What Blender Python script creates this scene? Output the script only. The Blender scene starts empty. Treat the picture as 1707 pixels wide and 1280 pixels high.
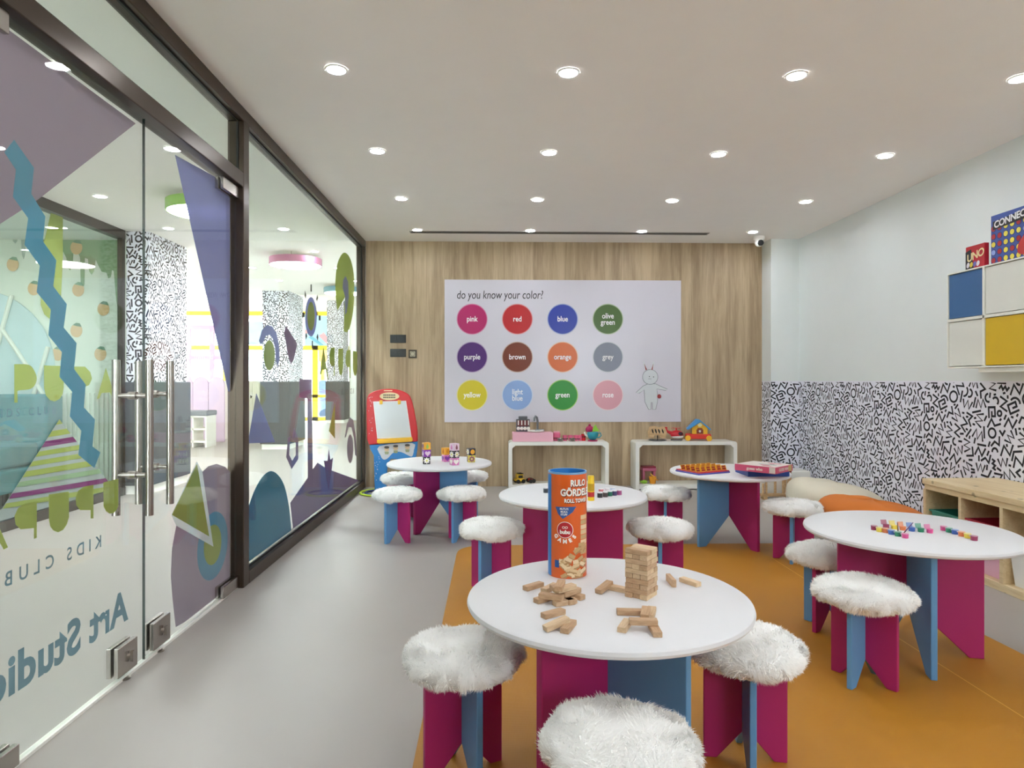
import bpy, bmesh, math, random
import numpy as np
from mathutils import Vector, Matrix

# ------------------------------------------------------------------ camera
SC = bpy.context.scene
COL = SC.collection
FPX, YAW, HORIZON, EYE = 1098.15, 0.0279, 635.1, 1.165
cam_d = bpy.data.cameras.new('camera')
cam = bpy.data.objects.new('camera', cam_d)
COL.objects.link(cam)
cam.location = (0, 0, EYE)
cam.rotation_euler = (math.pi / 2, 0, -YAW)
cam_d.sensor_width = 36.0
cam_d.lens = FPX * 36.0 / 1707.0
cam_d.shift_y = -(640.0 - HORIZON) / 1707.0
cam_d.clip_start = 0.05
cam_d.clip_end = 200
SC.camera = cam

# ------------------------------------------------------------------ light, exposure
SC.view_settings.view_transform = 'Standard'
SC.view_settings.look = 'None'
SC.view_settings.gamma = 1.0
SC.view_settings.use_curve_mapping = False
SC.view_settings.exposure = 2.32
SC.cycles.max_bounces = 12
SC.cycles.diffuse_bounces = 8
SC.cycles.transparent_max_bounces = 24
SC.cycles.use_denoising = True
SC.cycles.sample_clamp_indirect = 6.0
LAMP_STRENGTH = 34.0
W = bpy.data.worlds.new('sky')
SC.world = W
W.use_nodes = True
bg = W.node_tree.nodes['Background']
bg.inputs['Color'].default_value = (0.86, 0.93, 1.0, 1)
bg.inputs['Strength'].default_value = 3.8
sun_d = bpy.data.lights.new('sun', 'SUN')
sun_d.energy = 2.6
sun_d.angle = 0.03
sun_d.color = (1.0, 0.95, 0.87)
sun = bpy.data.objects.new('sun', sun_d)
COL.objects.link(sun)
sun.rotation_euler = Vector((0.42, -1.0, -0.62)).to_track_quat('-Z', 'Y').to_euler()
portal_d = bpy.data.lights.new('daylight_portal', 'AREA')
portal_d.shape = 'RECTANGLE'; portal_d.size = 1.4; portal_d.size_y = 1.1
portal_d.cycles.is_portal = True
portal = bpy.data.objects.new('daylight_portal', portal_d)
COL.objects.link(portal)
portal.location = (2.3, -2.3, 1.85)
portal.rotation_euler = (math.pi / 2, 0, 0)

# ------------------------------------------------------------------ pixel -> place
CY, SY = math.cos(YAW), math.sin(YAW)
def ray(u, v):
    xc = (u - 853.5) / FPX
    return (xc * CY + SY, -xc * SY + CY, -(v - HORIZON) / FPX)
def at_z(u, v, z):
    d = ray(u, v); t = (z - EYE) / d[2]
    return Vector((d[0] * t, d[1] * t, z))
def at_x(u, v, X):
    d = ray(u, v); t = X / d[0]
    return Vector((X, d[1] * t, EYE + d[2] * t))
def at_y(u, v, Y):
    d = ray(u, v); t = Y / d[1]
    return Vector((d[0] * t, Y, EYE + d[2] * t))

# ------------------------------------------------------------------ materials
MATS = {}
def lin(c):
    return tuple(((x / 255.0) / 12.92 if x / 255.0 <= 0.04045 else ((x / 255.0 + 0.055) / 1.055) ** 2.4) for x in c)
def base_mat(name):
    m = bpy.data.materials.new(name); m.use_nodes = True
    return m, m.node_tree, m.node_tree.nodes['Principled BSDF']
def mat(name, rgb, rough=0.5, metal=0.0, spec=0.5, noise=0.04, nscale=6.0, bump=0.0, bscale=200.0, coat=0.0):
    """Plain painted / plastic / metal surface with a slight procedural colour drift and optional fine relief."""
    if name in MATS: return MATS[name]
    m, nt, p = base_mat(name)
    c = lin(rgb)
    p.inputs['Roughness'].default_value = rough
    p.inputs['Metallic'].default_value = metal
    p.inputs['Specular IOR Level'].default_value = spec
    p.inputs['Coat Weight'].default_value = coat
    tc = nt.nodes.new('ShaderNodeTexCoord')
    n = nt.nodes.new('ShaderNodeTexNoise'); n.inputs['Scale'].default_value = nscale
    n.inputs['Detail'].default_value = 3
    nt.links.new(tc.outputs['Object'], n.inputs['Vector'])
    mx = nt.nodes.new('ShaderNodeMix'); mx.data_type = 'RGBA'
    mx.inputs['A'].default_value = (*[x * (1 - noise) for x in c], 1)
    mx.inputs['B'].default_value = (*[min(1, x * (1 + noise)) for x in c], 1)
    nt.links.new(n.outputs['Fac'], mx.inputs['Factor'])
    nt.links.new(mx.outputs['Result'], p.inputs['Base Color'])
    if bump:
        b = nt.nodes.new('ShaderNodeBump'); b.inputs['Strength'].default_value = bump
        b.inputs['Distance'].default_value = 0.002
        n2 = nt.nodes.new('ShaderNodeTexNoise'); n2.inputs['Scale'].default_value = bscale
        nt.links.new(tc.outputs['Object'], n2.inputs['Vector'])
        nt.links.new(n2.outputs['Fac'], b.inputs['Height'])
        nt.links.new(b.outputs['Normal'], p.inputs['Normal'])
    MATS[name] = m
    return m
def emit(name, rgb, strength):
    if name in MATS: return MATS[name]
    m, nt, p = base_mat(name)
    p.inputs['Base Color'].default_value = (0.8, 0.8, 0.8, 1)
    p.inputs['Emission Color'].default_value = (*lin(rgb), 1)
    p.inputs['Emission Strength'].default_value = strength
    MATS[name] = m
    return m
def glass(name, tint=(0.965, 0.985, 0.97), f0=0.05, grazing=0.25):
    """Thin window glass: transparent body and a mirror coat that follows Schlick's law on both faces."""
    if name in MATS: return MATS[name]
    m = bpy.data.materials.new(name); m.use_nodes = True
    nt = m.node_tree; N = nt.nodes; N.clear()
    out = N.new('ShaderNodeOutputMaterial'); mx = N.new('ShaderNodeMixShader')
    tr = N.new('ShaderNodeBsdfTransparent'); tr.inputs['Color'].default_value = (*tint, 1)
    gl = N.new('ShaderNodeBsdfGlossy'); gl.inputs['Roughness'].default_value = 0.0
    gl.inputs['Color'].default_value = (1, 1, 1, 1)
    g = N.new('ShaderNodeNewGeometry')
    d = N.new('ShaderNodeVectorMath'); d.operation = 'DOT_PRODUCT'
    nt.links.new(g.outputs['Incoming'], d.inputs[0]); nt.links.new(g.outputs['Normal'], d.inputs[1])
    a = N.new('ShaderNodeMath'); a.operation = 'ABSOLUTE'; nt.links.new(d.outputs['Value'], a.inputs[0])
    s = N.new('ShaderNodeMath'); s.operation = 'SUBTRACT'; s.inputs[0].default_value = 1.0
    nt.links.new(a.outputs[0], s.inputs[1])
    pw = N.new('ShaderNodeMath'); pw.operation = 'POWER'; pw.inputs[1].default_value = 5.0
    nt.links.new(s.outputs[0], pw.inputs[0])
    ma = N.new('ShaderNodeMath'); ma.operation = 'MULTIPLY_ADD'
    ma.inputs[1].default_value = grazing; ma.inputs[2].default_value = f0
    nt.links.new(pw.outputs[0], ma.inputs[0])
    nt.links.new(ma.outputs[0], mx.inputs['Fac'])
    nt.links.new(tr.outputs[0], mx.inputs[1]); nt.links.new(gl.outputs[0], mx.inputs[2])
    nt.links.new(mx.outputs[0], out.inputs['Surface'])
    MATS[name] = m
    return m
def vinyl(name, rgb, clear=0.18):
    """Coloured sticker film on glass: mostly opaque, a little light comes through."""
    if name in MATS: return MATS[name]
    m = bpy.data.materials.new(name); m.use_nodes = True
    nt = m.node_tree; N = nt.nodes; N.clear()
    c = (*lin(rgb), 1)
    out = N.new('ShaderNodeOutputMaterial')
    df = N.new('ShaderNodeBsdfDiffuse'); df.inputs['Color'].default_value = c
    tl = N.new('ShaderNodeBsdfTranslucent'); tl.inputs['Color'].default_value = c
    tr = N.new('ShaderNodeBsdfTransparent'); tr.inputs['Color'].default_value = c
    n = N.new('ShaderNodeTexNoise'); n.inputs['Scale'].default_value = 3.0
    r = N.new('ShaderNodeMapRange'); r.inputs['To Min'].default_value = 0.3; r.inputs['To Max'].default_value = 0.4
    nt.links.new(n.outputs['Fac'], r.inputs['Value'])
    a = N.new('ShaderNodeMixShader'); nt.links.new(r.outputs[0], a.inputs['Fac'])
    nt.links.new(df.outputs[0], a.inputs[1]); nt.links.new(tl.outputs[0], a.inputs[2])
    b = N.new('ShaderNodeMixShader'); b.inputs['Fac'].default_value = clear
    nt.links.new(a.outputs[0], b.inputs[1]); nt.links.new(tr.outputs[0], b.inputs[2])
    nt.links.new(b.outputs[0], out.inputs['Surface'])
    MATS[name] = m
    return m
def fur_mat(name='white_fur'):
    if name in MATS: return MATS[name]
    m = bpy.data.materials.new(name); m.use_nodes = True
    nt = m.node_tree; N = nt.nodes; N.clear()
    out = N.new('ShaderNodeOutputMaterial')
    df = N.new('ShaderNodeBsdfDiffuse'); tl = N.new('ShaderNodeBsdfTranslucent')
    tc = N.new('ShaderNodeTexCoord'); n = N.new('ShaderNodeTexNoise'); n.inputs['Scale'].default_value = 45
    nt.links.new(tc.outputs['Object'], n.inputs['Vector'])
    mx = N.new('ShaderNodeMix'); mx.data_type = 'RGBA'
    mx.inputs['A'].default_value = (*lin((254, 253, 251)), 1); mx.inputs['B'].default_value = (*lin((254, 254, 253)), 1)
    nt.links.new(n.outputs['Fac'], mx.inputs['Factor'])
    nt.links.new(mx.outputs['Result'], df.inputs['Color']); nt.links.new(mx.outputs['Result'], tl.inputs['Color'])
    a = N.new('ShaderNodeMixShader'); a.inputs['Fac'].default_value = 0.04
    nt.links.new(df.outputs[0], a.inputs[1]); nt.links.new(tl.outputs[0], a.inputs[2])
    nt.links.new(a.outputs[0], out.inputs['Surface'])
    MATS[name] = m
    return m
def wood_mat(name, dark, light, axis='Z', stretch=0.05, scale=14.0, rough=0.5, plank=0.0, knots=False):
    """Straight-grained timber; axis = the direction of the grain in object space."""
    if name in MATS: return MATS[name]
    m, nt, p = base_mat(name); N = nt.nodes; L = nt.links
    p.inputs['Roughness'].default_value = rough
    tc = N.new('ShaderNodeTexCoord'); mp = N.new('ShaderNodeMapping')
    sc = [1.0, 1.0, 1.0]; sc['XYZ'.index(axis)] = stretch
    mp.inputs['Scale'].default_value = sc
    L.new(tc.outputs['Object'], mp.inputs['Vector'])
    n1 = N.new('ShaderNodeTexNoise'); n1.inputs['Scale'].default_value = scale; n1.inputs['Detail'].default_value = 6
    n1.inputs['Roughness'].default_value = 0.65; n1.inputs['Distortion'].default_value = 0.6
    n2 = N.new('ShaderNodeTexNoise'); n2.inputs['Scale'].default_value = scale * 7; n2.inputs['Detail'].default_value = 3
    L.new(mp.outputs[0], n1.inputs['Vector']); L.new(mp.outputs[0], n2.inputs['Vector'])
    ad = N.new('ShaderNodeMath'); ad.operation = 'MULTIPLY_ADD'; ad.inputs[1].default_value = 0.35
    L.new(n2.outputs['Fac'], ad.inputs[0]); L.new(n1.outputs['Fac'], ad.inputs[2])
    last = ad
    if plank:
        sp = N.new('ShaderNodeSeparateXYZ'); L.new(tc.outputs['Object'], sp.inputs[0])
        dv = N.new('ShaderNodeMath'); dv.operation = 'DIVIDE'; dv.inputs[1].default_value = plank
        L.new(sp.outputs['X'], dv.inputs[0])
        fl = N.new('ShaderNodeMath'); fl.operation = 'FLOOR'; L.new(dv.outputs[0], fl.inputs[0])
        wn = N.new('ShaderNodeTexWhiteNoise'); wn.noise_dimensions = '1D'; L.new(fl.outputs[0], wn.inputs['W'])
        a2 = N.new('ShaderNodeMath'); a2.operation = 'MULTIPLY_ADD'; a2.inputs[1].default_value = 0.2
        L.new(wn.outputs['Value'], a2.inputs[0]); L.new(ad.outputs[0], a2.inputs[2])
        last = a2
    rp = N.new('ShaderNodeValToRGB')
    rp.color_ramp.elements[0].position = 0.42; rp.color_ramp.elements[0].color = (*lin(dark), 1)
    rp.color_ramp.elements[1].position = 0.95 if plank else 0.85; rp.color_ramp.elements[1].color = (*lin(light), 1)
    L.new(last.outputs[0], rp.inputs['Fac'])
    if knots:
        vo = N.new('ShaderNodeTexVoronoi'); vo.inputs['Scale'].default_value = 7.0
        L.new(tc.outputs['Object'], vo.inputs['Vector'])
        mr = N.new('ShaderNodeMapRange'); mr.inputs['From Min'].default_value = 0.05; mr.inputs['From Max'].default_value = 0.13
        mr.inputs['To Min'].default_value = 0.35; mr.inputs['To Max'].default_value = 1.0
        L.new(vo.outputs['Distance'], mr.inputs['Value'])
        mm = N.new('ShaderNodeMix'); mm.data_type = 'RGBA'; mm.blend_type = 'MULTIPLY'; mm.inputs['Factor'].default_value = 1.0
        L.new(rp.outputs[0], mm.inputs['A']); L.new(mr.outputs[0], mm.inputs['B'])
        L.new(mm.outputs['Result'], p.inputs['Base Color'])
    else:
        L.new(rp.outputs[0], p.inputs['Base Color'])
    b = N.new('ShaderNodeBump'); b.inputs['Strength'].default_value = 0.15; b.inputs['Distance'].default_value = 0.002
    L.new(last.outputs[0], b.inputs['Height']); L.new(b.outputs[0], p.inputs['Normal'])
    MATS[name] = m
    return m
def mat_mesh_floor(name, rgb):
    """Foam mat: fine square weave relief."""
    m, nt, p = base_mat(name); N = nt.nodes; L = nt.links
    p.inputs['Roughness'].default_value = 0.5
    tc = N.new('ShaderNodeTexCoord')
    ws = []
    for ax in ('X', 'Y'):
        w = N.new('ShaderNodeTexWave'); w.bands_direction = ax; w.inputs['Scale'].default_value = 60; L.new(tc.outputs['Object'], w.inputs['Vector']); ws.append(w)
    mu = N.new('ShaderNodeMath'); mu.operation = 'MULTIPLY'; L.new(ws[0].outputs['Fac'], mu.inputs[0]); L.new(ws[1].outputs['Fac'], mu.inputs[1])
    n = N.new('ShaderNodeTexNoise'); n.inputs['Scale'].default_value = 2.5; L.new(tc.outputs['Object'], n.inputs['Vector'])
    mx = N.new('ShaderNodeMix'); mx.data_type = 'RGBA'; c = lin(rgb)
    mx.inputs['A'].default_value = (*[x * 0.9 for x in c], 1); mx.inputs['B'].default_value = (*[x * 1.1 for x in c], 1)
    L.new(n.outputs['Fac'], mx.inputs['Factor']); L.new(mx.outputs['Result'], p.inputs['Base Color'])
    b = N.new('ShaderNodeBump'); b.inputs['Strength'].default_value = 0.35; b.inputs['Distance'].default_value = 0.003
    L.new(mu.outputs[0], b.inputs['Height']); L.new(b.outputs[0], p.inputs['Normal'])
    MATS[name] = m
    return m

# ------------------------------------------------------------------ mesh building
class MB:
    def __init__(s): s.v, s.f, s.smooth = [], [], False
    def add(s, vs, fs):
        o = len(s.v); s.v += [tuple(x) for x in vs]; s.f += [tuple(i + o for i in f) for f in fs]; return s
    def box(s, c, d, rz=0.0, ry=0.0, rx=0.0):
        x, y, z = d[0] / 2, d[1] / 2, d[2] / 2
        M = Matrix.Translation(c) @ Matrix.Rotation(rz, 4, 'Z') @ Matrix.Rotation(ry, 4, 'Y') @ Matrix.Rotation(rx, 4, 'X')
        vs = [M @ Vector(p) for p in ((-x, -y, -z), (x, -y, -z), (x, y, -z), (-x, y, -z), (-x, -y, z), (x, -y, z), (x, y, z), (-x, y, z))]
        return s.add(vs, [(0, 3, 2, 1), (4, 5, 6, 7), (0, 1, 5, 4), (1, 2, 6, 5), (2, 3, 7, 6), (3, 0, 4, 7)])
    def bounds(s, lo, hi):
        return s.box([(a + b) / 2 for a, b in zip(lo, hi)], [b - a for a, b in zip(lo, hi)])
    def lathe(s, prof, n=32, c=(0, 0, 0), axis='Z'):
        o = []; fs = []
        for i in range(n):
            a = 2 * math.pi * i / n
            for r, z in prof:
                p = (r * math.cos(a), r * math.sin(a), z)
                if axis == 'Y': p = (p[0], p[2], p[1])
                elif axis == 'X': p = (p[2], p[0], p[1])
                o.append((p[0] + c[0], p[1] + c[1], p[2] + c[2]))
        k = len(prof)
        for i in range(n):
            j = (i + 1) % n
            for q in range(k - 1):
                fs.append((i * k + q, j * k + q, j * k + q + 1, i * k + q + 1))
        s.add(o, fs)
        ring = math.dist(prof[0], prof[-1]) < 1e-9
        if prof[0][0] > 1e-6 and not ring: s.f.append(tuple(len(s.v) - len(o) + i * k for i in range(n))[::-1])
        if prof[-1][0] > 1e-6 and not ring: s.f.append(tuple(len(s.v) - len(o) + i * k + k - 1 for i in range(n)))
        return s
    def cyl(s, c, r, h, n=24, axis='Z'):
        return s.lathe([(r, 0), (r, h)], n, c, axis)
    def prism(s, pts, h, fn):
        """polygon pts (2D) swept by h; fn(x, y, t) -> 3D point"""
        n = len(pts)
        vs = [fn(x, y, 0) for x, y in pts] + [fn(x, y, h) for x, y in pts]
        fs = [tuple(range(n))[::-1], tuple(range(n, 2 * n))] + [(i, (i + 1) % n, n + (i + 1) % n, n + i) for i in range(n)]
        return s.add(vs, fs)
    def tube(s, path, r, n=10, closed=False):
        P = [Vector(p) for p in path]; k = len(P); vs = []; fs = []
        prev = None
        for i, p in enumerate(P):
            a = P[i - 1] if (i > 0 or closed) else p
            b = P[(i + 1) % k] if (i < k - 1 or closed) else p
            t = (b - a).normalized()
            if prev is None:
                u = t.cross(Vector((0, 0, 1)) if abs(t.z) < 0.9 else Vector((1, 0, 0)))
            else:
                u = prev - t * prev.dot(t)
            u.normalize(); w = t.cross(u); prev = u
            rr = r[i] if isinstance(r, (list, tuple)) else r
            for j in range(n):
                q = 2 * math.pi * j / n
                vs.append(p + (u * math.cos(q) + w * math.sin(q)) * rr)
        m = k if closed else k - 1
        for i in range(m):
            i2 = (i + 1) % k
            for j in range(n):
                j2 = (j + 1) % n
                fs.append((i * n + j, i * n + j2, i2 * n + j2, i2 * n + j))
        if not closed:
            fs.append(tuple(range(n))[::-1]); fs.append(tuple((k - 1) * n + j for j in range(n)))
        return s.add(vs, fs)
    def ball(s, c, rad, nu=20, nv=12):
        rx, ry, rz = rad if isinstance(rad, (tuple, list)) else (rad,) * 3
        prof = [(math.sin(math.pi * i / nv), -math.cos(math.pi * i / nv)) for i in range(nv + 1)]
        vs = []; fs = []
        for i in range(nu):
            a = 2 * math.pi * i / nu
            for r, z in prof: vs.append((c[0] + rx * r * math.cos(a), c[1] + ry * r * math.sin(a), c[2] + rz * z))
        k = nv + 1
        for i in range(nu):
            j = (i + 1) % nu
            for q in range(nv): fs.append((i * k + q, j * k + q, j * k + q + 1, i * k + q + 1))
        return s.add(vs, fs)
    def mesh(s, name, m=None, smooth=None):
        me = bpy.data.meshes.new(name)
        me.from_pydata(s.v, [], s.f)
        bm = bmesh.new(); bm.from_mesh(me)
        bmesh.ops.remove_doubles(bm, verts=bm.verts, dist=1e-5)
        bmesh.ops.recalc_face_normals(bm, faces=bm.faces)
        bm.to_mesh(me); bm.free()
        if m: me.materials.append(m)
        if smooth:
            me.polygons.foreach_set('use_smooth', [True] * len(me.polygons))
            me.set_sharp_from_angle(angle=math.radians(38))
        me.update()
        return me
    def build(s, name, m, parent=None, loc=(0, 0, 0), rz=0.0, smooth=False, bevel=0.0, seg=2):
        return link(name, s.mesh(name, m, smooth), parent, loc, rz, bevel, seg)
def link(name, me, parent=None, loc=(0, 0, 0), rz=0.0, bevel=0.0, seg=2):
    o = bpy.data.objects.new(name, me); COL.objects.link(o)
    o.location = loc; o.rotation_euler = (0, 0, rz); o.parent = parent
    if bevel:
        b = o.modifiers.new('edge', 'BEVEL'); b.width = bevel; b.segments = seg; b.limit_method = 'ANGLE'; b.angle_limit = 0.6
    return o
def tag(o, label, cat, group=None):
    o['label'] = label; o['category'] = cat
    if group: o['group'] = group
    return o
def struct(o, label=None):
    o['kind'] = 'structure'
    if label: o['label'] = label
    return o
def empty(name, loc=(0, 0, 0), rz=0.0, parent=None):
    o = bpy.data.objects.new(name, None); COL.objects.link(o); o.location = loc; o.rotation_euler = (0, 0, rz); o.parent = parent
    o.empty_display_size = 0.05
    return o
def thing(name, label, cat, loc=(0, 0, 0), rz=0.0, group=None):
    return tag(empty(name, loc, rz), label, cat, group)
def copy_tree(o, parent=None):
    c = o.copy(); COL.objects.link(c); c.parent = parent
    for ch in [x for x in bpy.data.objects if x.parent == o]: copy_tree(ch, c)
    return c
def text_data(body, size=1.0, bold=0.0, align='CENTER', spacing=1.0, shear=0.0):
    """2D outline triangles of a word in the built-in face: (verts Nx2, faces)."""
    cu = bpy.data.curves.new('txt', 'FONT'); cu.body = body; cu.size = size; cu.align_x = align; cu.align_y = 'CENTER'
    cu.offset = bold; cu.space_character = spacing; cu.shear = shear; cu.resolution_u = 4; cu.space_line = 0.8
    ob = bpy.data.objects.new('txt', cu); COL.objects.link(ob)
    dg = bpy.context.evaluated_depsgraph_get()
    me = bpy.data.meshes.new_from_object(ob.evaluated_get(dg))
    vs = [(v.co.x, v.co.y) for v in me.vertices]; fs = [tuple(p.vertices) for p in me.polygons]
    bpy.data.objects.remove(ob); bpy.data.curves.remove(cu); bpy.data.meshes.remove(me)
    return vs, fs
def text_obj(name, body, fn, m, parent=None, size=1.0, bold=0.0, align='CENTER', spacing=1.0, shear=0.0, sx=1.0):
    vs, fs = text_data(body, size, bold, align, spacing, shear)
    b = MB(); b.add([fn(x * sx, y) for x, y in vs], fs)
    me = bpy.data.meshes.new(name); me.from_pydata(b.v, [], b.f); me.materials.append(m); me.update()
    return link(name, me, parent)
def ellipse(cx, cy, rx, ry, n=28, tilt=0.0):
    c, s = math.cos(tilt), math.sin(tilt)
    return [(cx + rx * math.cos(t) * c - ry * math.sin(t) * s, cy + rx * math.cos(t) * s + ry * math.sin(t) * c) for t in [2 * math.pi * i / n for i in range(n)]]
def rounded(x0, y0, x1, y1, r, n=5):
    out = []
    for cx, cy, a in ((x1 - r, y1 - r, 0), (x0 + r, y1 - r, 90), (x0 + r, y0 + r, 180), (x1 - r, y0 + r, 270)):
        for i in range(n + 1):
            t = math.radians(a + 90 * i / n); out.append((cx + r * math.cos(t), cy + r * math.sin(t)))
    return out
def spline(pts, n=6, closed=True):
    """Catmull-Rom through 2D points."""
    k = len(pts); out = []
    for i in range(k if closed else k - 1):
        p = [pts[(i + j) % k] if closed else pts[min(max(i + j, 0), k - 1)] for j in (-1, 0, 1, 2)]
        for q in range(n):
            t = q / n
            out.append(tuple(0.5 * (2 * p[1][d] + (p[2][d] - p[0][d]) * t + (2 * p[0][d] - 5 * p[1][d] + 4 * p[2][d] - p[3][d]) * t * t + (-p[0][d] + 3 * p[1][d] - 3 * p[2][d] + p[3][d]) * t ** 3) for d in (0, 1)))
    return out
# ================================================================== the setting
XL, XG, XR, YB, YF, ZC, YP = -1.405, -1.45, 3.31, 7.29, -2.3, 2.705, 7.05
M_CEIL = mat('ceiling_paint', (249, 246, 242), 0.9, noise=0.015)
M_WALL = mat('wall_paint', (232, 237, 236), 0.85, noise=0.015)
M_FLOOR = mat('vinyl_floor', (164, 158, 153), 0.42, spec=0.4, noise=0.025, nscale=3)
M_OAK = wood_mat('oak_laminate', (136, 113, 86), (198, 176, 144), 'Z', 0.06, 11.0, 0.55, plank=0.11)
M_BRONZE = mat('bronze_frame', (72, 60, 50), 0.3, metal=0.6, noise=0.03)
M_GLASS = glass('clear_glass')
M_PAPER = mat('wallpaper_ground', (240, 240, 250), 0.8, noise=0.01)
M_INK = mat('wallpaper_ink', (28, 28, 36), 0.7, noise=0.0)
M_STEEL = mat('brushed_steel', (178, 172, 166), 0.25, metal=1.0, noise=0.03, nscale=20)
M_WHITE = mat('white_lacquer', (238, 237, 230), 0.35)

floor = struct(MB().bounds((-12.0, YF, -0.1), (XR + 0.1, 24.0, 0.0)).build('floor', M_FLOOR), 'pale grey vinyl floor')
ceil = empty('ceiling'); struct(ceil, 'warm white painted ceiling')
MB().bounds((XL, YF, ZC), (XR + 0.1, YB + 0.08, ZC + 0.1)).build('ceiling_board', M_CEIL, ceil)
ceil2 = empty('ceiling_lobby'); struct(ceil2, 'white ceiling of the lobby beyond the glass')
MB().bounds((-12.0, YF, ZC), (XL, 11.75, ZC + 0.1)).build('ceiling_board', M_CEIL, ceil2)
MB().bounds((XL, YB + 0.08, ZC), (-1.0, 11.75, ZC + 0.1)).build('ceiling_board', M_CEIL, ceil2)
MB().bounds((-12.0, 11.75, ZC), (-1.0, 11.85, 3.5)).build('ceiling_step', M_CEIL, ceil2)
MB().bounds((-12.0, 11.85, 3.4), (-1.0, 24.0, 3.5)).build('ceiling_board', M_CEIL, ceil2)
wb = MB().bounds((XL, YB, 0), (XR + 0.1, YB + 0.08, ZC)).build('wall_back', M_OAK); struct(wb, 'oak laminate feature wall with vertical grain')

# ---- squiggle wallpaper -------------------------------------------------------
def squiggle_tile(T, seed, width=0.015, gap=0.0095):
    """Random short strokes packed on a tile that repeats; each is a list of points (and closed?)."""
    rng = random.Random(seed); res = 0.0025; G = int(round(T / res))
    occ = np.zeros((G, G), bool)
    def zig(n, a, b): return [((i - n / 2) * a, (b if i % 2 else -b)) for i in range(n + 1)]
    def circ(r): return [(r * math.cos(t), r * math.sin(t)) for t in np.linspace(0, 2 * math.pi, 19)[:-1]]
    def arc(r, d): return [(r * math.cos(t), r * math.sin(t)) for t in np.linspace(0, math.radians(d), 9)]
    kinds = [
        (lambda: [[(-.036, .026), (.036, .026), (.036, -.028), (-.024, -.028), (-.024, 0), (.01, 0)]], 1),
        (lambda: [circ(.036)], 1), (lambda: [zig(4, .024, .03)], 8), (lambda: [zig(3, .036, .03)], 8), (lambda: [[(-.06, -.03), (-.03, .03), (.0, -.01), (.05, .01)]], 8), (lambda: [[(-.05, .03), (.02, .03), (.05, -.04)]], 6),
        (lambda: [[(x, -.04), (x + .004, .04)] for x in (-.042, -.014, .014, .042)], 3),
        (lambda: [[(-.045, y), (.03, y + .02)] for y in (-.03, 0, .03)], 3),
        (lambda: [[(-.03, .045), (-.03, -.03), (.04, -.03)]], 6), (lambda: [arc(.04, 140)], 5),
        (lambda: [[(-.04, .03), (.03, .03), (-.03, -.03), (.04, -.03)]], 8),
        (lambda: [zig(5, .017, .012)], 7), (lambda: [[(0, .045), (.02, .0), (-.02, -.005), (0, -.045)]], 7),
        (lambda: [circ(.02)], 2), (lambda: [arc(.026, 200)], 7),
        (lambda: [[(-.028, -.015), (0, .022), (.028, -.015)]], 16), (lambda: [[(-.04, 0), (.04, 0)]], 12),
        (lambda: [[(-.02, .018), (-.02, -.018), (.022, -.018)]], 14), (lambda: [[(-.021, 0), (.021, 0)]], 30), (lambda: [[(-.011, 0), (.011, 0)]], 18)]
    out = []
    yy, xx = np.mgrid[-8:9, -8:9]
    disc = [(int(a), int(b)) for a, b in zip(yy.ravel(), xx.ravel()) if a * a + b * b <= ((width / 2 + gap) / res) ** 2]
    dy = np.array([d[0] for d in disc]); dx = np.array([d[1] for d in disc])
    for make, quota in kinds:
        left = quota * 2
        for _ in range(quota * 60):
            if not left: break
            a = rng.random() * 2 * math.pi if rng.random() < .5 else rng.choice((0, 1, 2, 3)) * math.pi / 2 + rng.gauss(0, .15)
            sc = rng.uniform(.85, 1.1); ox, oy = rng.random() * T, rng.random() * T
            ca, sa = math.cos(a) * sc, math.sin(a) * sc
            polys = []
            for pl in make():
                polys.append([(ox + x * ca - y * sa, oy + x * sa + y * ca) for x, y in pl])
            closed = len(polys) == 1 and len(polys[0]) == 18
            smp = []
            for pl in polys:
                q = pl + [pl[0]] if closed else pl
                for p0, p1 in zip(q, q[1:]):
                    n = max(2, int(math.dist(p0, p1) / res))
                    smp += [(p0[0] + (p1[0] - p0[0]) * i / n, p0[1] + (p1[1] - p0[1]) * i / n) for i in range(n + 1)]
            if closed:   # nothing inside a ring
                smp += [(ox + (x - ox) * f, oy + (y - oy) * f) for x, y in list(smp) for f in (.25, .5, .75)]
            S = np.array(smp) / res; iy = S[:, 1].astype(int) % G; ix = S[:, 0].astype(int) % G
            if occ[iy, ix].any(): continue
            occ[(iy[:, None] + dy) % G, (ix[:, None] + dx) % G] = True
            out += [(pl, closed) for pl in polys]; left -= 1
    return out
TILE = 0.66
STROKES = squiggle_tile(TILE, 11)
def strip(pl, closed, w):
    """quad strip with mitred corners"""
    n = len(pl); vs = []
    for i in range(n):
        a = pl[(i - 1) % n] if (closed or i) else None
        b = pl[(i + 1) % n] if (closed or i < n - 1) else None
        p = pl[i]; nn = []
        for q0, q1 in ((a, p), (p, b)):
            if q0 is not None and q1 is not None:
                d = (q1[0] - q0[0], q1[1] - q0[1]); l = math.hypot(*d) or 1e-9; nn.append((-d[1] / l, d[0] / l))
        if len(nn) == 2:
            mx, my = nn[0][0] + nn[1][0], nn[0][1] + nn[1][1]; l2 = mx * mx + my * my
            k = min(2 / max(l2, 1e-6), 1.6); m = (mx * k / 1.0 * 1.0, my * k * 1.0)
            if l2 < 0.3: m = (mx * 1.6, my * 1.6)
        else: m = nn[0]
        vs.append((p[0] + m[0] * w / 2, p[1] + m[1] * w / 2)); vs.append((p[0] - m[0] * w / 2, p[1] - m[1] * w / 2))
    fs = [(2 * i, 2 * i + 1, 2 * ((i + 1) % n) + 1, 2 * ((i + 1) % n)) for i in range(n if closed else n - 1)]
    return vs, fs
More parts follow.
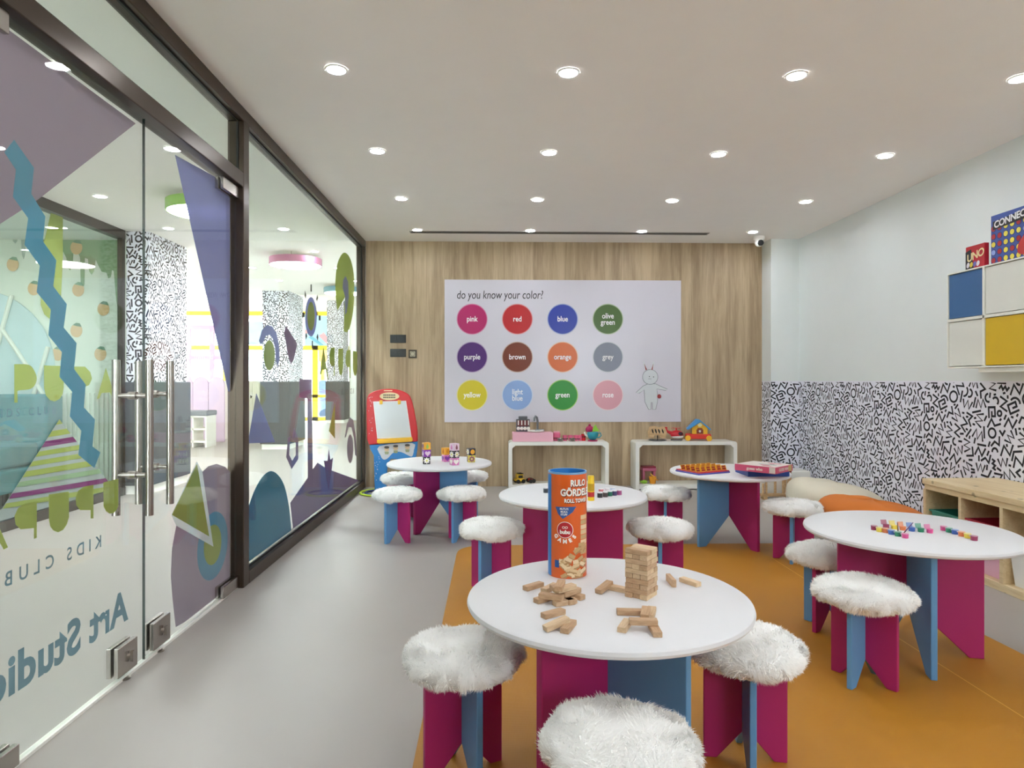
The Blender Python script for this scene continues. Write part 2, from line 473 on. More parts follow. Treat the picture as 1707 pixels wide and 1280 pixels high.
def clip_box(pts, x0, y0, x1, y1):
    for ax, lim, sg in ((0, x0, 1), (0, x1, -1), (1, y0, 1), (1, y1, -1)):
        out = []
        for i in range(len(pts)):
            p, q = pts[i - 1], pts[i]
            ip, iq = (p[ax] - lim) * sg >= 0, (q[ax] - lim) * sg >= 0
            if ip != iq:
                t = (lim - p[ax]) / (q[ax] - p[ax]); out.append((p[0] + (q[0] - p[0]) * t, p[1] + (q[1] - p[1]) * t))
            if iq: out.append(q)
        pts = out
        if len(pts) < 3: return []
    return pts
def squiggles(name, parent, fn, w, h, u0=0.0, v0=0.0, width=0.0145):
    """strokes printed on a w x h rectangle; fn(u, v) -> 3D point; tiles start at offset u0, v0"""
    b = MB()
    for i in range(-1, int((w + u0) / TILE) + 2):
        for j in range(-1, int((h + v0) / TILE) + 2):
            for pl, cl in STROKES:
                q = [(x + i * TILE - u0, y + j * TILE - v0) for x, y in pl]
                if all(x < -.02 or x > w + .02 for x, y in q) or all(y < -.02 or y > h + .02 for x, y in q): continue
                vs, fs = strip(q, cl, width)
                if all(0 < x < w and 0 < y < h for x, y in vs): b.add([fn(x, y) for x, y in vs], fs)
                else:
                    for f in fs:
                        c = clip_box([vs[k] for k in f], 0, 0, w, h)
                        if len(c) >= 3: b.add([fn(x, y) for x, y in c], [tuple(range(len(c)))])
    me = bpy.data.meshes.new(name); me.from_pydata(b.v, [], b.f); me.materials.append(M_INK); me.update()
    o = link(name, me, parent); o['kind'] = 'stuff'
    return o

# right wall: paint above, squiggle paper below eye level
wr = empty('wall_right'); struct(wr, 'white wall with black squiggle wallpaper on its lower half')
MB().bounds((XR, YF, 1.165), (XR + 0.1, YB + 0.08, ZC)).build('painted_wall', M_WALL, wr)
MB().bounds((XR, YF, 0), (XR + 0.1, YB + 0.08, 1.165)).build('wallpaper', M_PAPER, wr)
squiggles('wallpaper_print', wr, lambda u, v: (XR - 0.0008, YP - u, v), YP - 1.6, 1.155)
wc = empty('wall_corner'); struct(wc, 'white boxed pillar in the corner with squiggle wallpaper below')
XP = 3.0
MB().bounds((XP, YP, 1.165), (XR, YB, ZC)).build('painted_wall', M_WALL, wc)
MB().bounds((XP, YP, 0), (XR, YB, 1.165)).build('wallpaper', M_PAPER, wc)
squiggles('wallpaper_print', wc, lambda u, v: (XP + u, YP - 0.0008, v), XR - XP, 1.155, 0.2)
squiggles('wallpaper_print', wc, lambda u, v: (XP - 0.0008, YB - u, v), YB - YP, 1.155, 0.5)

# unseen wall behind the camera, oak to cut fill; window added for daylight
wf = empty('wall_front'); struct(wf, 'oak panelled wall with an added window behind the viewer')
wx0, wx1, wz0, wz1 = 1.6, 3.0, 1.3, 2.4
b = MB()
b.bounds((XL - 0.12, YF - 0.1, 0), (XR + 0.1, YF, wz0)); b.bounds((XL - 0.12, YF - 0.1, wz1), (XR + 0.1, YF, ZC))
b.bounds((XL - 0.12, YF - 0.1, wz0), (wx0, YF, wz1)); b.bounds((wx1, YF - 0.1, wz0), (XR + 0.1, YF, wz1))
b.build('panelled_wall', M_OAK, wf)
w4 = empty('window_added'); struct(w4, 'added window behind the viewer')
b = MB()
for x in (wx0 + .025, (wx0 + wx1) / 2, wx1 - .025): b.bounds((x - .025, YF - .08, wz0), (x + .025, YF - .02, wz1))
for z in (wz0 + .025, wz1 - .025): b.bounds((wx0, YF - .08, z - .025), (wx1, YF - .02, z + .025))
b.build('window_frame', M_WHITE, w4)
MB().bounds((wx0, YF - .055, wz0), (wx1, YF - .05, wz1)).build('window_pane', M_GLASS, w4)

# ---- glass partition -----------------------------------------------------------
YSPLIT = at_x(240, 600, XG).y
YPOST0, YPOST1 = 3.745, 3.83
ZH0, ZH1 = 2.255, 2.335
wl = empty('wall_left'); struct(wl, 'bronze framed glass partition to the lobby')
def bar(lo, hi, name='frame_bar', parent=wl): return MB().bounds(lo, hi).build(name, M_BRONZE, parent, bevel=0.004)
X0, X1 = -1.495, XL
bar((X0, YF, ZC - 0.075), (X1, YB, ZC), 'top_rail')
bar((X0, YF, ZH0), (X1, YPOST0, ZH1), 'door_header')
bar((X0, YPOST0, 0), (X1, YPOST1, ZC - 0.075), 'post')
bar((X0, YB - 0.07, 0), (X1, YB, ZC - 0.075), 'post')
bar((X0, YPOST1, 0), (X1, YB - 0.07, 0.075), 'bottom_rail')
bar((X0, YF, 0), (X1, 0.62, ZH0), 'side_panel')
MB().bounds((XG - 0.005, 0.62, ZH1), (XG + 0.005, YPOST0, ZC - 0.075)).build('transom_pane', glass('frosted_transom', (0.93, 0.975, 0.945), 0.06), wl)
# dark gaskets round the panes
M_GASKET = mat('black_gasket', (22, 22, 22), 0.6)
b = MB()
b.bounds((XG + .006, YPOST1, ZC - .083), (XG + .018, YB - .07, ZC - .075)); b.bounds((XG + .006, YPOST1, .075), (XG + .018, YB - .07, .083))
b.bounds((XG + .006, YB - .078, .075), (XG + .018, YB - .07, ZC - .075)); b.bounds((XG + .006, 0.62, ZC - .083), (XG + .018, YPOST0, ZC - .075))
b.bounds((XG + .006, YPOST0 - .008, ZH1), (XG + .018, YPOST0, ZC - .075))
b.build('gasket', M_GASKET, wl)

V_PURPLE = vinyl('vinyl_mauve', (186, 172, 186)); V_LILAC = vinyl('vinyl_lilac', (164, 168, 214), 0.06); V_TEAL = vinyl('vinyl_teal', (120, 186, 212), 0.08)
V_OLIVE = vinyl('vinyl_olive', (186, 196, 112), 0.1); V_SLATE = vinyl('vinyl_slate', (106, 136, 152), 0.04); V_WHITE = vinyl('vinyl_white', (238, 240, 242), 0.05)
V_BLUE = vinyl('vinyl_sky', (130, 180, 208), 0.1); V_DEEP = vinyl('vinyl_deep_teal', (76, 152, 182), 0.1); V_PLUM = vinyl('vinyl_plum', (168, 146, 178), 0.15)
V_EASEL_REFL = vinyl('vinyl_easel_reflection', (170, 116, 142), 0.1); V_DARK = vinyl('vinyl_dark', (70, 80, 84), 0.03)
_lay = {}
def decal(parent, pts, m, name='decal', X=XG, side=-1, zmin=0.012, zmax=ZH0 - 0.004, ymin=0.63, ymax=99, th=0.0003):
    """outline in photo pixels laid on the glass plane"""
    k = _lay[parent.name] = _lay.get(parent.name, 0) + 1
    off = 0.0055 + 0.0007 * (k if side > 0 else 34 - k)   # later films lie nearer the viewer
    q = []
    for u, v in pts:
        p = at_x(u, v, X)
        q.append((p.y, p.z))
    q = clip_box(q, ymin, zmin, ymax, zmax)
    if len(q) < 3: return None
    x = X + side * off
    return MB().prism(q, th, lambda a, b, t: (x + side * t, a, b)).build(name, m, parent)
def glass_text(parent, body, u, v, hpx, m, X=XG, side=-1, mirror=True, bold=0.0, spacing=1.0, sx=1.0, name='lettering'):
    """lettering on the glass; (u, v) is the photo pixel of the centre of the first letter"""
    p = at_x(u, v, X); p2 = at_x(u, v - hpx, X)
    size = (p2.z - p.z) / 0.72
    s = -1 if mirror else 1
    x = X + side * 0.0052 if side < 0 else X + 0.03
    def ext(w): return max(v[0] for v in text_data(w, size, bold * size, 'LEFT', spacing)[0])
    pre = ''
    for w in body.split(' '):          # one mesh for each word
        x0 = ext(pre + '.') - ext('.') if pre else 0.0
        text_obj(name, w, lambda a, c: (x, p.y + s * (a + x0), p.z + c), m, parent, size, bold * size, 'LEFT', spacing, 0, sx)
        pre += w + ' '

d2 = empty('door_1'); struct(d2, 'glass door leaf at the near end with mauve and teal shapes')
d1 = empty('door_2'); struct(d1, 'glass door leaf beside the bronze post with green triangle')
w1 = empty('window_1'); struct(w1, 'fixed glass pane with many coloured shapes')
g2 = MB().bounds((XG - .005, 0.64, .012), (XG + .005, YSPLIT - .003, ZH0 - .004)).build('glass_leaf', M_GLASS, d2)
g1 = MB().bounds((XG - .005, YSPLIT + .003, .012), (XG + .005, YPOST0 - .004, ZH0 - .004)).build('glass_leaf', M_GLASS, d1)
g3 = MB().bounds((XG - .005, YPOST1, .075), (XG + .005, YB - .07, ZC - .075)).build('glass_pane', glass('tinted_pane', (0.90, 0.945, 0.93), 0.05), w1)
MB().bounds((XG - .005, YSPLIT - .0032, .012), (XG + .005, YSPLIT - .001, ZH0 - .004)).build('glass_edge', mat('glass_edge_dark', (30, 46, 42), .2), d2)
decal(g2, [(-400, -280), (0, 27), (238, 206), (78, 333), (0, 384), (-400, 640)], V_PURPLE, 'mauve_shape', ymax=YSPLIT - .004)
decal(g2, [(39, 233), (71.5, 280), (67, 323), (90, 361), (86, 402), (108, 434), (103, 477), (125, 507), (120, 546), (141, 572), (137, 615), (156, 641), (153, 679), (171, 699), (167, 744), (180, 754), (170, 780),
           (144, 758), (149, 718), (130, 694), (134, 653), (113, 628), (117, 587), (95, 559), (99, 516), (76, 487), (81, 443), (56, 408), (62, 364), (37, 328), (42, 283), (23, 254)], V_TEAL, 'zigzag')
decal(g2, [(184.7, 804), (209, 798), (209, 843), (206, 850), (201, 855), (195, 856), (189, 852), (185, 844)], V_OLIVE, 'letter')
decal(g2, [(168, 808), (152, 811), (143, 818), (139, 830), (140, 842), (146, 850), (163.5, 850), (163.5, 864), (168, 864)], V_OLIVE, 'letter')
decal(g2, [(94.7, 824), (127.5, 819), (127.5, 862), (124, 874), (118, 883), (110, 887), (102, 884), (97, 877), (95, 866)], V_OLIVE, 'letter')
decal(g2, [(74.6, 835), (55, 839), (44, 847), (38, 860), (40, 874), (48, 882), (70, 880), (70, 898), (74.6, 896)], V_OLIVE, 'letter')
decal(g2, [(0, 846), (4, 858), (27, 912), (20, 916), (14, 904), (-8, 911), (-14, 932), (-22, 936), (-10, 880)], V_OLIVE, 'letter')
glass_text(g2, 'KIDS CLUB', 172, 902, 20, V_SLATE, spacing=1.75, bold=0.012)
glass_text(g2, 'Art Studio', 214, 1010, 50, V_SLATE, bold=0.035, spacing=1.05)
decal(g1, [(302, 258), (398, 312), (398, 655), (389, 652)], V_LILAC, 'lilac_triangle', ymax=YPOST0 - .005)
decal(g1, [(346, 787), (356, 777), (370, 773), (384, 778), (396, 792), (400, 830), (400, 990), (303, 1045), (298, 1000), (295, 960), (297, 915), (304, 875), (364, 910)], V_PURPLE, 'mauve_shape', ymax=YPOST0 - .005)
decal(g1, ellipse(363, 910, 24, 58, 30, 0.13), V_BLUE, 'blue_ring', side=-1)
decal(g1, ellipse(363, 908, 14, 34, 30, 0.1), V_OLIVE, 'olive_dot')
decal(g1, [(337, 769), (346, 786), (364, 911), (303, 876), (295, 858)], V_WHITE, 'white_outline')
decal(g1, [(337, 773), (357, 894), (296, 858)], V_OLIVE, 'olive_triangle')
WK = dict(zmin=.084, zmax=ZC - .08, ymin=YPOST1 + .002, ymax=YB - .08)
for pts, m, nm in (
    (spline([(567, 515), (564, 480), (566, 448), (571, 430), (579, 421), (588, 430), (594, 455), (595, 490), (593, 520), (588, 545), (582, 556)], 4, False) + [(578, 552), (579, 510), (580, 495), (568, 517)], V_OLIVE, 'arch'),
    ([(576, 480), (577, 466), (581, 460), (585, 470), (586, 495), (583, 520), (580, 525), (580, 495)], V_LILAC, 'arch_core'),
    (ellipse(524, 528, 9.5, 33, 26), V_LILAC, 'oval'), (ellipse(524, 527, 6, 24, 26), V_OLIVE, 'oval'),
    ([(523, 474), (525, 474), (525, 486), (523, 486)], V_DARK, 'tick'), ([(514, 484), (516, 492), (515, 498), (513, 493)], V_DARK, 'tick'),
    ([(534, 491), (535, 497), (533, 503), (532, 498)], V_DARK, 'tick'), ([(509, 521), (513, 521), (513, 529), (509, 529)], V_DARK, 'tick'),
    ([(536, 526), (539, 526), (539, 534), (536, 534)], V_DARK, 'tick'), ([(515, 554), (517, 560), (515, 566), (514, 560)], V_DARK, 'tick'),
    ([(534, 556), (535, 562), (534, 568), (532, 562)], V_DARK, 'tick'), ([(524, 568), (526, 568), (526, 580), (524, 580)], V_DARK, 'tick'),
    ([(440, 574), (437, 568), (442, 550), (450, 542), (459, 544), (466, 556), (470, 575), (471, 598), (468, 612), (465, 600), (464, 580), (460, 564), (455, 558), (448, 560), (444, 570)], V_LILAC, 'arch'),
    (ellipse(454, 592, 9, 25, 26), V_OLIVE, 'oval'),
    ([(481, 543), (487, 552), (500, 573), (494, 600), (489, 607), (484, 590), (481, 570), (478, 556)], V_PLUM, 'plum_hexagon'),
    ([(503, 632), (523.5, 632), (525, 782), (533, 771), (548, 781), (602, 801), (600, 812), (560, 840), (493, 885), (488, 838), (517, 796), (516, 664), (503, 663)], V_PLUM, 'plum_tower'),
    ([(432, 655), (463, 737), (418, 739)], V_LILAC, 'lilac_triangle'),
    ([(494, 713), (501, 730), (501, 765), (490, 782), (481, 762), (484, 730), (488, 726), (486, 758), (491, 768), (497, 758), (497, 738), (490, 733)], V_PLUM, 'hexagon_ring'),
    (spline([(413, 955), (413, 880), (421, 838), (436, 803), (452, 786), (466, 790), (478, 810), (486, 848), (490, 895)], 5, False), V_DEEP, 'teal_arch'),
    ([(551, 747), (553.5, 766), (558, 763), (556, 782), (551, 816), (547, 798), (543, 768), (549, 768)], V_EASEL_REFL, 'easel_reflection'),  # easel's reflection in the pane, painted as a rose film
    ([(561, 672), (561, 731), (551, 718)], V_OLIVE, 'olive_triangle'),
    (ellipse(586, 748, 5.2, 24, 24), V_PURPLE, 'oval'),
    ([(577, 730), (580, 708), (585, 695), (591, 700), (595, 725), (597, 762), (594, 758), (592, 730), (588, 712), (583, 712), (579, 728)], V_PURPLE, 'arch'),
    ([(541.5, 577), (537, 615), (535.5, 624), (538, 624), (540, 616), (545, 616), (548, 632), (550, 632)], V_OLIVE, 'letter'),
    ([(560, 579), (554, 580), (551.5, 592), (552, 605), (555, 610), (558.5, 610), (558.5, 626), (560, 626)], V_OLIVE, 'letter'),
    ([(566, 581), (574, 581), (574, 612), (572, 624), (570, 626), (568, 622), (566, 610)], V_OLIVE, 'letter'),
    ([(586, 583), (580, 584), (578, 594), (578, 606), (581, 612), (584.5, 612), (584.5, 630), (586, 630)], V_OLIVE, 'letter'),
    ([(590, 585), (597, 586), (597, 616), (595, 626), (592.5, 626), (590, 616)], V_OLIVE, 'letter')):
    decal(g3, pts, m, nm, **WK)
glass_text(g3, 'KIDS CLUB', 591, 652, 9, V_DARK, spacing=1.6, bold=0.01)

def pull(parent, y, zt, zb):
    for s, x in (('pull_bar', XG + .066), ('pull_bar', XG - .066)):
        h = MB().cyl((x, y, zb), .0155, zt - zb, 20).build(s, M_STEEL, parent, smooth=True)
        if x > XG:
            b = MB()
            for z in (zb + (zt - zb) * .77, zb + (zt - zb) * .26):
                b.cyl((XG - .066, y, z), .0095, .132, 16, 'X'); b.cyl((XG - .016, y, z), .016, .032, 18, 'X')
            b.build('standoff', M_STEEL, h, smooth=True)
pull(d2, YSPLIT - .085, 1.25, 0.625); pull(d1, YSPLIT + .085, 1.25, 0.64)
def patch(parent, y0, y1, z0, z1, lock=False):
    h = MB().bounds((XG + .005, y0, z0), (XG + .024, y1, z1)).bounds((XG - .024, y0, z0), (XG - .005, y1, z1)).build('patch_fitting', M_STEEL, parent, bevel=.003)
    if lock:
        MB().cyl((XG + .024, (y0 + y1) / 2 + .01, (z0 + z1) / 2), .013, .006, 18, 'X').box((XG + .034, (y0 + y1) / 2 + .01, (z0 + z1) / 2), (.012, .012, .04)).build('lock_thumbturn', M_STEEL, h)
        MB().lathe([(.018, 0), (.02, .006), (.012, .008)], 20, (XG + .012, (y0 + y1) / 2, .001)).build('floor_bolt', M_STEEL, h)
def ys(u): return at_x(u, 900, XG + .02).y
patch(d2, ys(196), ys(228), .03, .145, True); patch(d1, ys(255), ys(283), .03, .145, True)
patch(d1, ys(372), YPOST0 - .004, .012, .075); patch(d2, .66, ys(31), .012, .075)
patch(d1, ys(372), YPOST0 - .004, ZH0 - .07, ZH0 - .004); patch(d2, .66, ys(14), ZH0 - .07, ZH0 - .004)
b = MB(); b.bounds((XG - .012, .62, 0), (XG + .012, YPOST0, .011)).build('threshold_strip', M_WHITE, wl)
# ================================================================== the lobby beyond the glass
XO = -3.77
M_DARKBRONZE = mat('dark_bronze', (72, 66, 60), 0.35, metal=0.5)
M_CONCRETE = mat('grey_plush', (76, 80, 84), 0.8, noise=0.22, nscale=9, bump=0.2, bscale=60)
def column(label, x0, x1, y0, y1, top, base=(0.05, 0.05), off=0.0):
    t = empty('wall_column'); struct(t, label)
    MB().bounds((x0, y0, 0), (x1, y1, top)).build('column_core', M_PAPER, t)
    z0 = 1.15
    squiggles('wallpaper_print', t, lambda u, v: (x0 + u, y0 - .001, z0 + v), x1 - x0, top - z0, off, width=.017)
    squiggles('wallpaper_print', t, lambda u, v: (x1 + .001, y0 + u, z0 + v), y1 - y0, top - z0, off + .2, width=.017)
    e = .035
    MB().bounds((x0 - e, y0 - e, .09), (x1 + e, y1 + e, 1.155)).build('padded_base', M_CONCRETE, t, bevel=.012)
    MB().bounds((x0 - .01, y0 - .01, 0), (x1 + .01, y1 + .01, .09)).build('plinth', M_WHITE, t)
    return t
column('squiggle papered column nearest the doors on a grey padded base', -3.78, -3.55, 6.89, 7.72, ZC)
column('squiggle papered column in the middle of the lobby', -3.94, -3.5, 11.35, 12.2, ZC, off=.1)
column('squiggle papered column far back in the lobby', -4.62, -4.16, 18.4, 19.0, 3.4, off=.3)

# opposite shop front, its glass carries the same signs
wo = empty('wall_opposite'); struct(wo, 'bronze framed glass front of the room across the lobby')
for lo, hi, n in (((XO - .08, 1.0, ZC - .09), (XO, 6.86, ZC), 'top_rail'), ((XO - .08, 1.0, 0), (XO, 6.86, .085), 'bottom_rail'), ((XO - .05, 6.80, .085), (XO, 6.85, ZC - .09), 'post'), ((XO - .08, 1.0, .085), (XO, 1.07, ZC - .09), 'post')):
    MB().bounds(lo, hi).build(n, M_DARKBRONZE, wo)
w2 = empty('window_2'); struct(w2, 'glass front across the lobby with green lettering and striped triangle')
XOG = XO - .03
g4 = MB().bounds((XOG - .004, 1.07, .085), (XOG + .004, 6.79, ZC - .09)).build('glass_pane', glass('lobby_glass', (0.93, 0.98, 0.95), 0.04), w2)
OK_ = dict(X=XOG, side=1, zmin=.09, zmax=ZC - .1, ymin=1.08, ymax=6.78)
V2_OLIVE = vinyl('vinyl_olive_pale', (168, 182, 110), 0.1)
for pts in (spline([(22.5, 607), (47, 608), (57, 620), (60, 632), (56, 643), (47, 649), (29, 651), (28, 656)], 3, False) + [(28, 671), (22.5, 671)],
            [(72, 609), (105, 610), (105, 646), (103, 657), (98, 665), (90, 669), (82, 667), (75, 659), (72, 646)],
            [(122, 611), (140, 611), (149, 620), (152, 631), (147, 642), (128, 649), (128, 666), (122, 666)],
            [(175, 613), (191, 663), (186, 664), (182, 654), (168, 655), (164, 664), (160, 665)]):
    decal(g4, pts, V2_OLIVE, 'letter', **OK_)
decal(g4, [(84, 350), (103, 357), (103, 430), (99, 518), (93, 529), (82, 532), (72, 524), (66, 508), (66, 425), (76, 385)], V2_OLIVE, 'olive_bar', **OK_)
glass_text(g4, 'KIDS CLUB', -22, 691, 15, V_SLATE, X=XOG, side=1, mirror=False, spacing=1.75, bold=0.01)
tri = [(97, 699), (184, 810), (184, 835), (0, 872), (0, 850)]
decal(g4, [(97, 699), (185, 811), (185, 838), (-60, 905), (-55, 885), (1, 848)], vinyl('vinyl_silver', (176, 186, 184), 0.1), 'striped_triangle', **OK_)
V_STR = [vinyl('stripe_lime', (172, 186, 108), 0.1), vinyl('stripe_mint', (158, 186, 150), 0.1), vinyl('stripe_plum', (136, 74, 122), 0.05)]
def edge(t):   # left and right sides of the big triangle at height fraction t
    return (97 - 96 * t, 699 + 149 * t), (97 + 92 * t, 699 + 118 * t)
for t0, t1, k in ((0.0, .06, 0), (.13, .2, 0), (.245, .315, 2), (.36, .42, 0), (.47, .53, 0), (.58, .65, 0), (.70, .76, 1), (.83, .89, 2), (.94, 1.0, 0)):
    a, b_ = edge(t0); c, d = edge(t1)
    decal(g4, [a, b_, d, c], V_STR[k], 'stripe', **OK_)

# room across the lobby: mural wall with oranges, corrugated wainscot, round lattice, teal sofa
YM = 7.3
M_MURAL = mat('mural_white', (226, 230, 220), 0.8)
MB().bounds((-12.0, .9, 0), (-8.0, 1.0, ZC)).build('side_wall', M_WALL, wo)
wm = empty('wall_mural'); struct(wm, 'white mural wall with green drips and oranges')
MB().bounds((-8.0, YM, 0), (-3.79, YM + .08, ZC)).build('mural_board', M_MURAL, wm)
MB().bounds((-8.0, 1.0, 0), (-7.9, YM, ZC)).build('side_wall', M_MURAL, wm)
def on_mural(pts, m, name, lift=.003, parent=wm, th=.002):
    q = [(p.x, p.z) for p in (at_y(u, v, YM) for u, v in pts)]
    q = clip_box(q, -7.9, 0.01, -3.8, ZC - .005)
    return MB().prism(q, th, lambda a, c, t: (a, YM - lift - t, c)).build(name, m, parent)
M_DRIP = mat('drip_green', (136, 168, 126), 0.8); M_DRIP2 = mat('drip_grey', (168, 182, 172), 0.8)
def drips(x0, x1, top, tips):
    pts = [(x0, top), (x1, top), (x1, tips[-1][1])]
    for x, y, w in reversed(tips):
        pts += [(x + w, y - 30), (x + w, y - 5), (x + w * .5, y), (x - w * .5, y), (x - w, y - 5), (x - w, y - 30)]
    pts.append((x0, tips[0][1] - 34))
    return pts
on_mural([(84, 300), (198, 300), (198, 520), (194, 500), (190, 452), (187, 450), (185, 462), (181, 464), (178, 455), (170, 453), (163, 440), (160, 433), (157, 452), (153, 458), (149, 452), (147, 432), (142, 430), (141, 475), (138, 480), (135, 474), (134, 430), (130, 420), (123, 420), (121, 445), (117, 451), (113, 446), (111, 430), (106, 420), (100, 420), (84, 404)], M_DRIP, 'green_drips')
on_mural([(-60, 300), (84, 300), (84, 404), (72, 418), (58, 419), (51, 412), (47, 378), (44, 374), (43, 420), (40, 432), (37, 425), (35, 385), (31, 382), (29, 402), (26, 406), (22, 402), (20, 382), (17, 378), (15, 392), (12, 395), (9, 390), (7, 378), (3, 398), (-10, 398), (-60, 400)], M_DRIP2, 'grey_drips', .0035)
M_ORANGE = mat('orange_print', (226, 184, 134), 0.8); M_LEAF = mat('leaf_print', (106, 146, 116), 0.8)
for x, y in ((22, 441), (57, 481), (131, 483), (173, 515), (97, 590), (128, 551), (168, 590), (128, 413)):
    f = on_mural(ellipse(x, y, 10, 11.5, 20), M_ORANGE, 'orange_print', .006)
    on_mural([(x - 6, y - 9), (x, y - 13), (x + 6, y - 12), (x + 9, y - 6), (x + 3, y - 7)], M_LEAF, 'leaf_print', .009, f)
# corrugated wainscot: single battens
zt = at_y(100, 655, YM).z
bm_ = MB().bounds((-.011, -.02, 0), (.011, 0, zt)).mesh('batten', M_WHITE)
x = -5.6
while x < -3.82:
    link('batten', bm_, wm, (x, YM - .001, 0)); x += .05
lat = thing('round_lattice', 'round pale blue mirror with white crossing bars on the mural wall', 'mirror')
cx, cz, rr = -5.62, 1.30, 0.86
MB().cyl((cx, YM - .03, cz), rr, .02, 56, 'Y').build('mirror_disc', mat('pale_blue_disc', (196, 218, 226), 0.35), lat)
def on_y(p, Y): q = at_y(p[0], p[1], Y); return (q.x, q.y, q.z)
for a, c in (((19, 492), (-8, 590)), ((3, 548), (55, 625)), ((80, 578), (52, 672)), ((-30, 640), (3, 548)), ((62, 642), (80, 672))):
    MB().tube([on_y(a, YM - .05), on_y(c, YM - .05)], .022, 8).build('lattice_bar', M_WHITE, lat, smooth=True)
sofa = thing('sofa', 'teal upholstered sofa in the room across the lobby', 'sofa', (-5.6, 6.3, 0))
M_TEAL = mat('teal_velvet', (62, 128, 142), 0.85, noise=0.2, nscale=4)
for lo, hi, n in (((-1.15, .42, .12), (1.13, .68, 1.03), 'backrest'), ((-1.15, -.45, .12), (1.13, .42, .34), 'base'), ((-1.15, -.5, .34), (1.05, .42, .56), 'seat_cushion')):
    MB().bounds(lo, hi).build(n, M_TEAL, sofa, bevel=.03, seg=3)
for sx in (-1.05, 1.03):
    MB().cyl((sx, .0, 0), .025, .12, 12).build('leg', M_DARKBRONZE, sofa)

# drum lamps
DR = .31
for y, rgb, cn in ((5.62, (150, 196, 92), 'green'), (8.13, (206, 132, 168), 'pink'), (10.7, (92, 140, 156), 'teal')):
    t = thing('drum_lamp', 'round %s rimmed drum lamp under the lobby ceiling' % cn, 'lamp', (-2.42, y, ZC - .13), group='drum lamps in the lobby')
    MB().lathe([(DR, 0), (DR, .085), (DR - .012, .085), (DR - .012, 0), (DR, 0)], 48).build('rim', mat('rim_' + cn, rgb, 0.4), t, smooth=True)
    MB().lathe([(0, .08), (DR - .012, .08), (DR - .012, .084), (0, .084)], 48).build('top_plate', M_WHITE, t)
    MB().lathe([(0, .004), (DR - .012, .004), (DR - .012, .02), (0, .02)], 48).build('diffuser', emit('drum_diffuser', (250, 252, 255), 15.0), t)
    for k in range(3):
        a = k * 2.1 + .6
        MB().cyl((DR * .8 * math.cos(a), DR * .8 * math.sin(a), .08), .004, .05, 8).build('cable', M_STEEL, t)

# far glazed front with yellow frames, white upper wall, painted clouds
YW = 19.7
M_YELLOW = mat('yellow_frame', (238, 206, 50), 0.4); M_SKYP = mat('mural_sky', (176, 208, 232), 0.8); M_RAIN = mat('mural_pink', (232, 168, 176), 0.8)
wfar = empty('wall_far'); struct(wfar, 'white wall of the lobby above the yellow framed glazing')
b = MB().bounds((-12.0, YW, 3.22), (-1.0, YW + .15, 3.5)); b.build('wall_board', M_WALL, wfar)
MB().bounds((-4.3, YW, 0), (-1.0, YW + .15, 3.22)).build('wall_board', M_WALL, wfar)
MB().bounds((-12.1, YF, 0), (-12.0, YM + .08, 3.5)).build('side_wall', M_WALL, wfar)
MB().bounds((-12.1, YM, 3.2), (-12.0, 24, 3.5)).build('side_wall', M_WALL, wfar)
MB().bounds((-12.0, YM, 0), (-8.0, YM + .08, ZC)).build('side_wall', M_WALL, wfar)
MB().bounds((-1.1, YB + .08, 0), (-1.0, YW, 3.5)).build('side_wall', M_WALL, wfar)
MB().bounds((-12.0, YF - .1, 0), (XO, YF, ZC)).build('end_wall', M_WALL, wfar)
MB().bounds((XO, YF - .055, 0), (X0, YF - .045, ZC)).build('added_end_pane', M_GLASS, wfar)  # unseen pane, added so daylight runs along the lobby
w3 = empty('window_3'); struct(w3, 'yellow framed glazing at the far end of the lobby')
fb = MB()
for z, h in ((2.15, .13), (3.16, .12), (.05, .1), (.72, .08)): fb.bounds((-12.0 if z > 1 else -6.2, YW - .06, z - h / 2), (-4.3, YW + .06, z + h / 2))
for xx in (-4.4, -5.28, -6.2, -7.9, -9.6, -11.2): fb.bounds((xx - .08, YW - .06, 0), (xx + .08, YW + .06, 3.2))
fb.build('window_frame', M_YELLOW, w3)
MB().bounds((-12.0, YW + .01, 0), (-4.3, YW + .02, 3.2)).build('window_pane', M_GLASS, w3)
w5 = empty('window_5'); struct(w5, 'tall side glazing of the lobby')
b = MB()
for yy in np.linspace(YM + .14, 23.9, 9): b.bounds((-12.08, yy - .05, 0), (-12.02, yy + .05, 3.2))
b.build('window_frame', M_WHITE, w5)
MB().bounds((-12.055, YM + .1, 0), (-12.045, 24, 3.2)).build('window_pane', M_GLASS, w5)
mp = thing('sky_mural', 'pale blue cloud and rainbow panel above the far yellow doors', 'mural')
def far_poly(pts, m, n, d, parent): return MB().prism([(p.x, p.z) for p in (at_y(u, v, YW - .1) for u, v in pts)], .01, lambda a, c, t: (a, YW - .1 - d - t, c)).build(n, m, parent)
far_poly([(508, 524), (556, 528), (556, 576), (508, 576)], M_SKYP, 'mural_panel', 0, mp)
far_poly([(532, 560), (540, 554), (551, 570), (546, 574)], M_RAIN, 'rainbow_stripe', .02, mp)
far_poly([(514, 562), (520, 560), (540, 575), (534, 576)], mat('mural_teal', (110, 176, 200), .8), 'rainbow_stripe', .02, mp)
far_poly([(508, 550), (518, 549), (518, 556), (508, 556)], M_RAIN, 'rainbow_stripe', .02, mp)
far_poly([(412, 536), (440, 536), (440, 574), (412, 574)], M_SKYP, 'mural_panel', 0, mp)
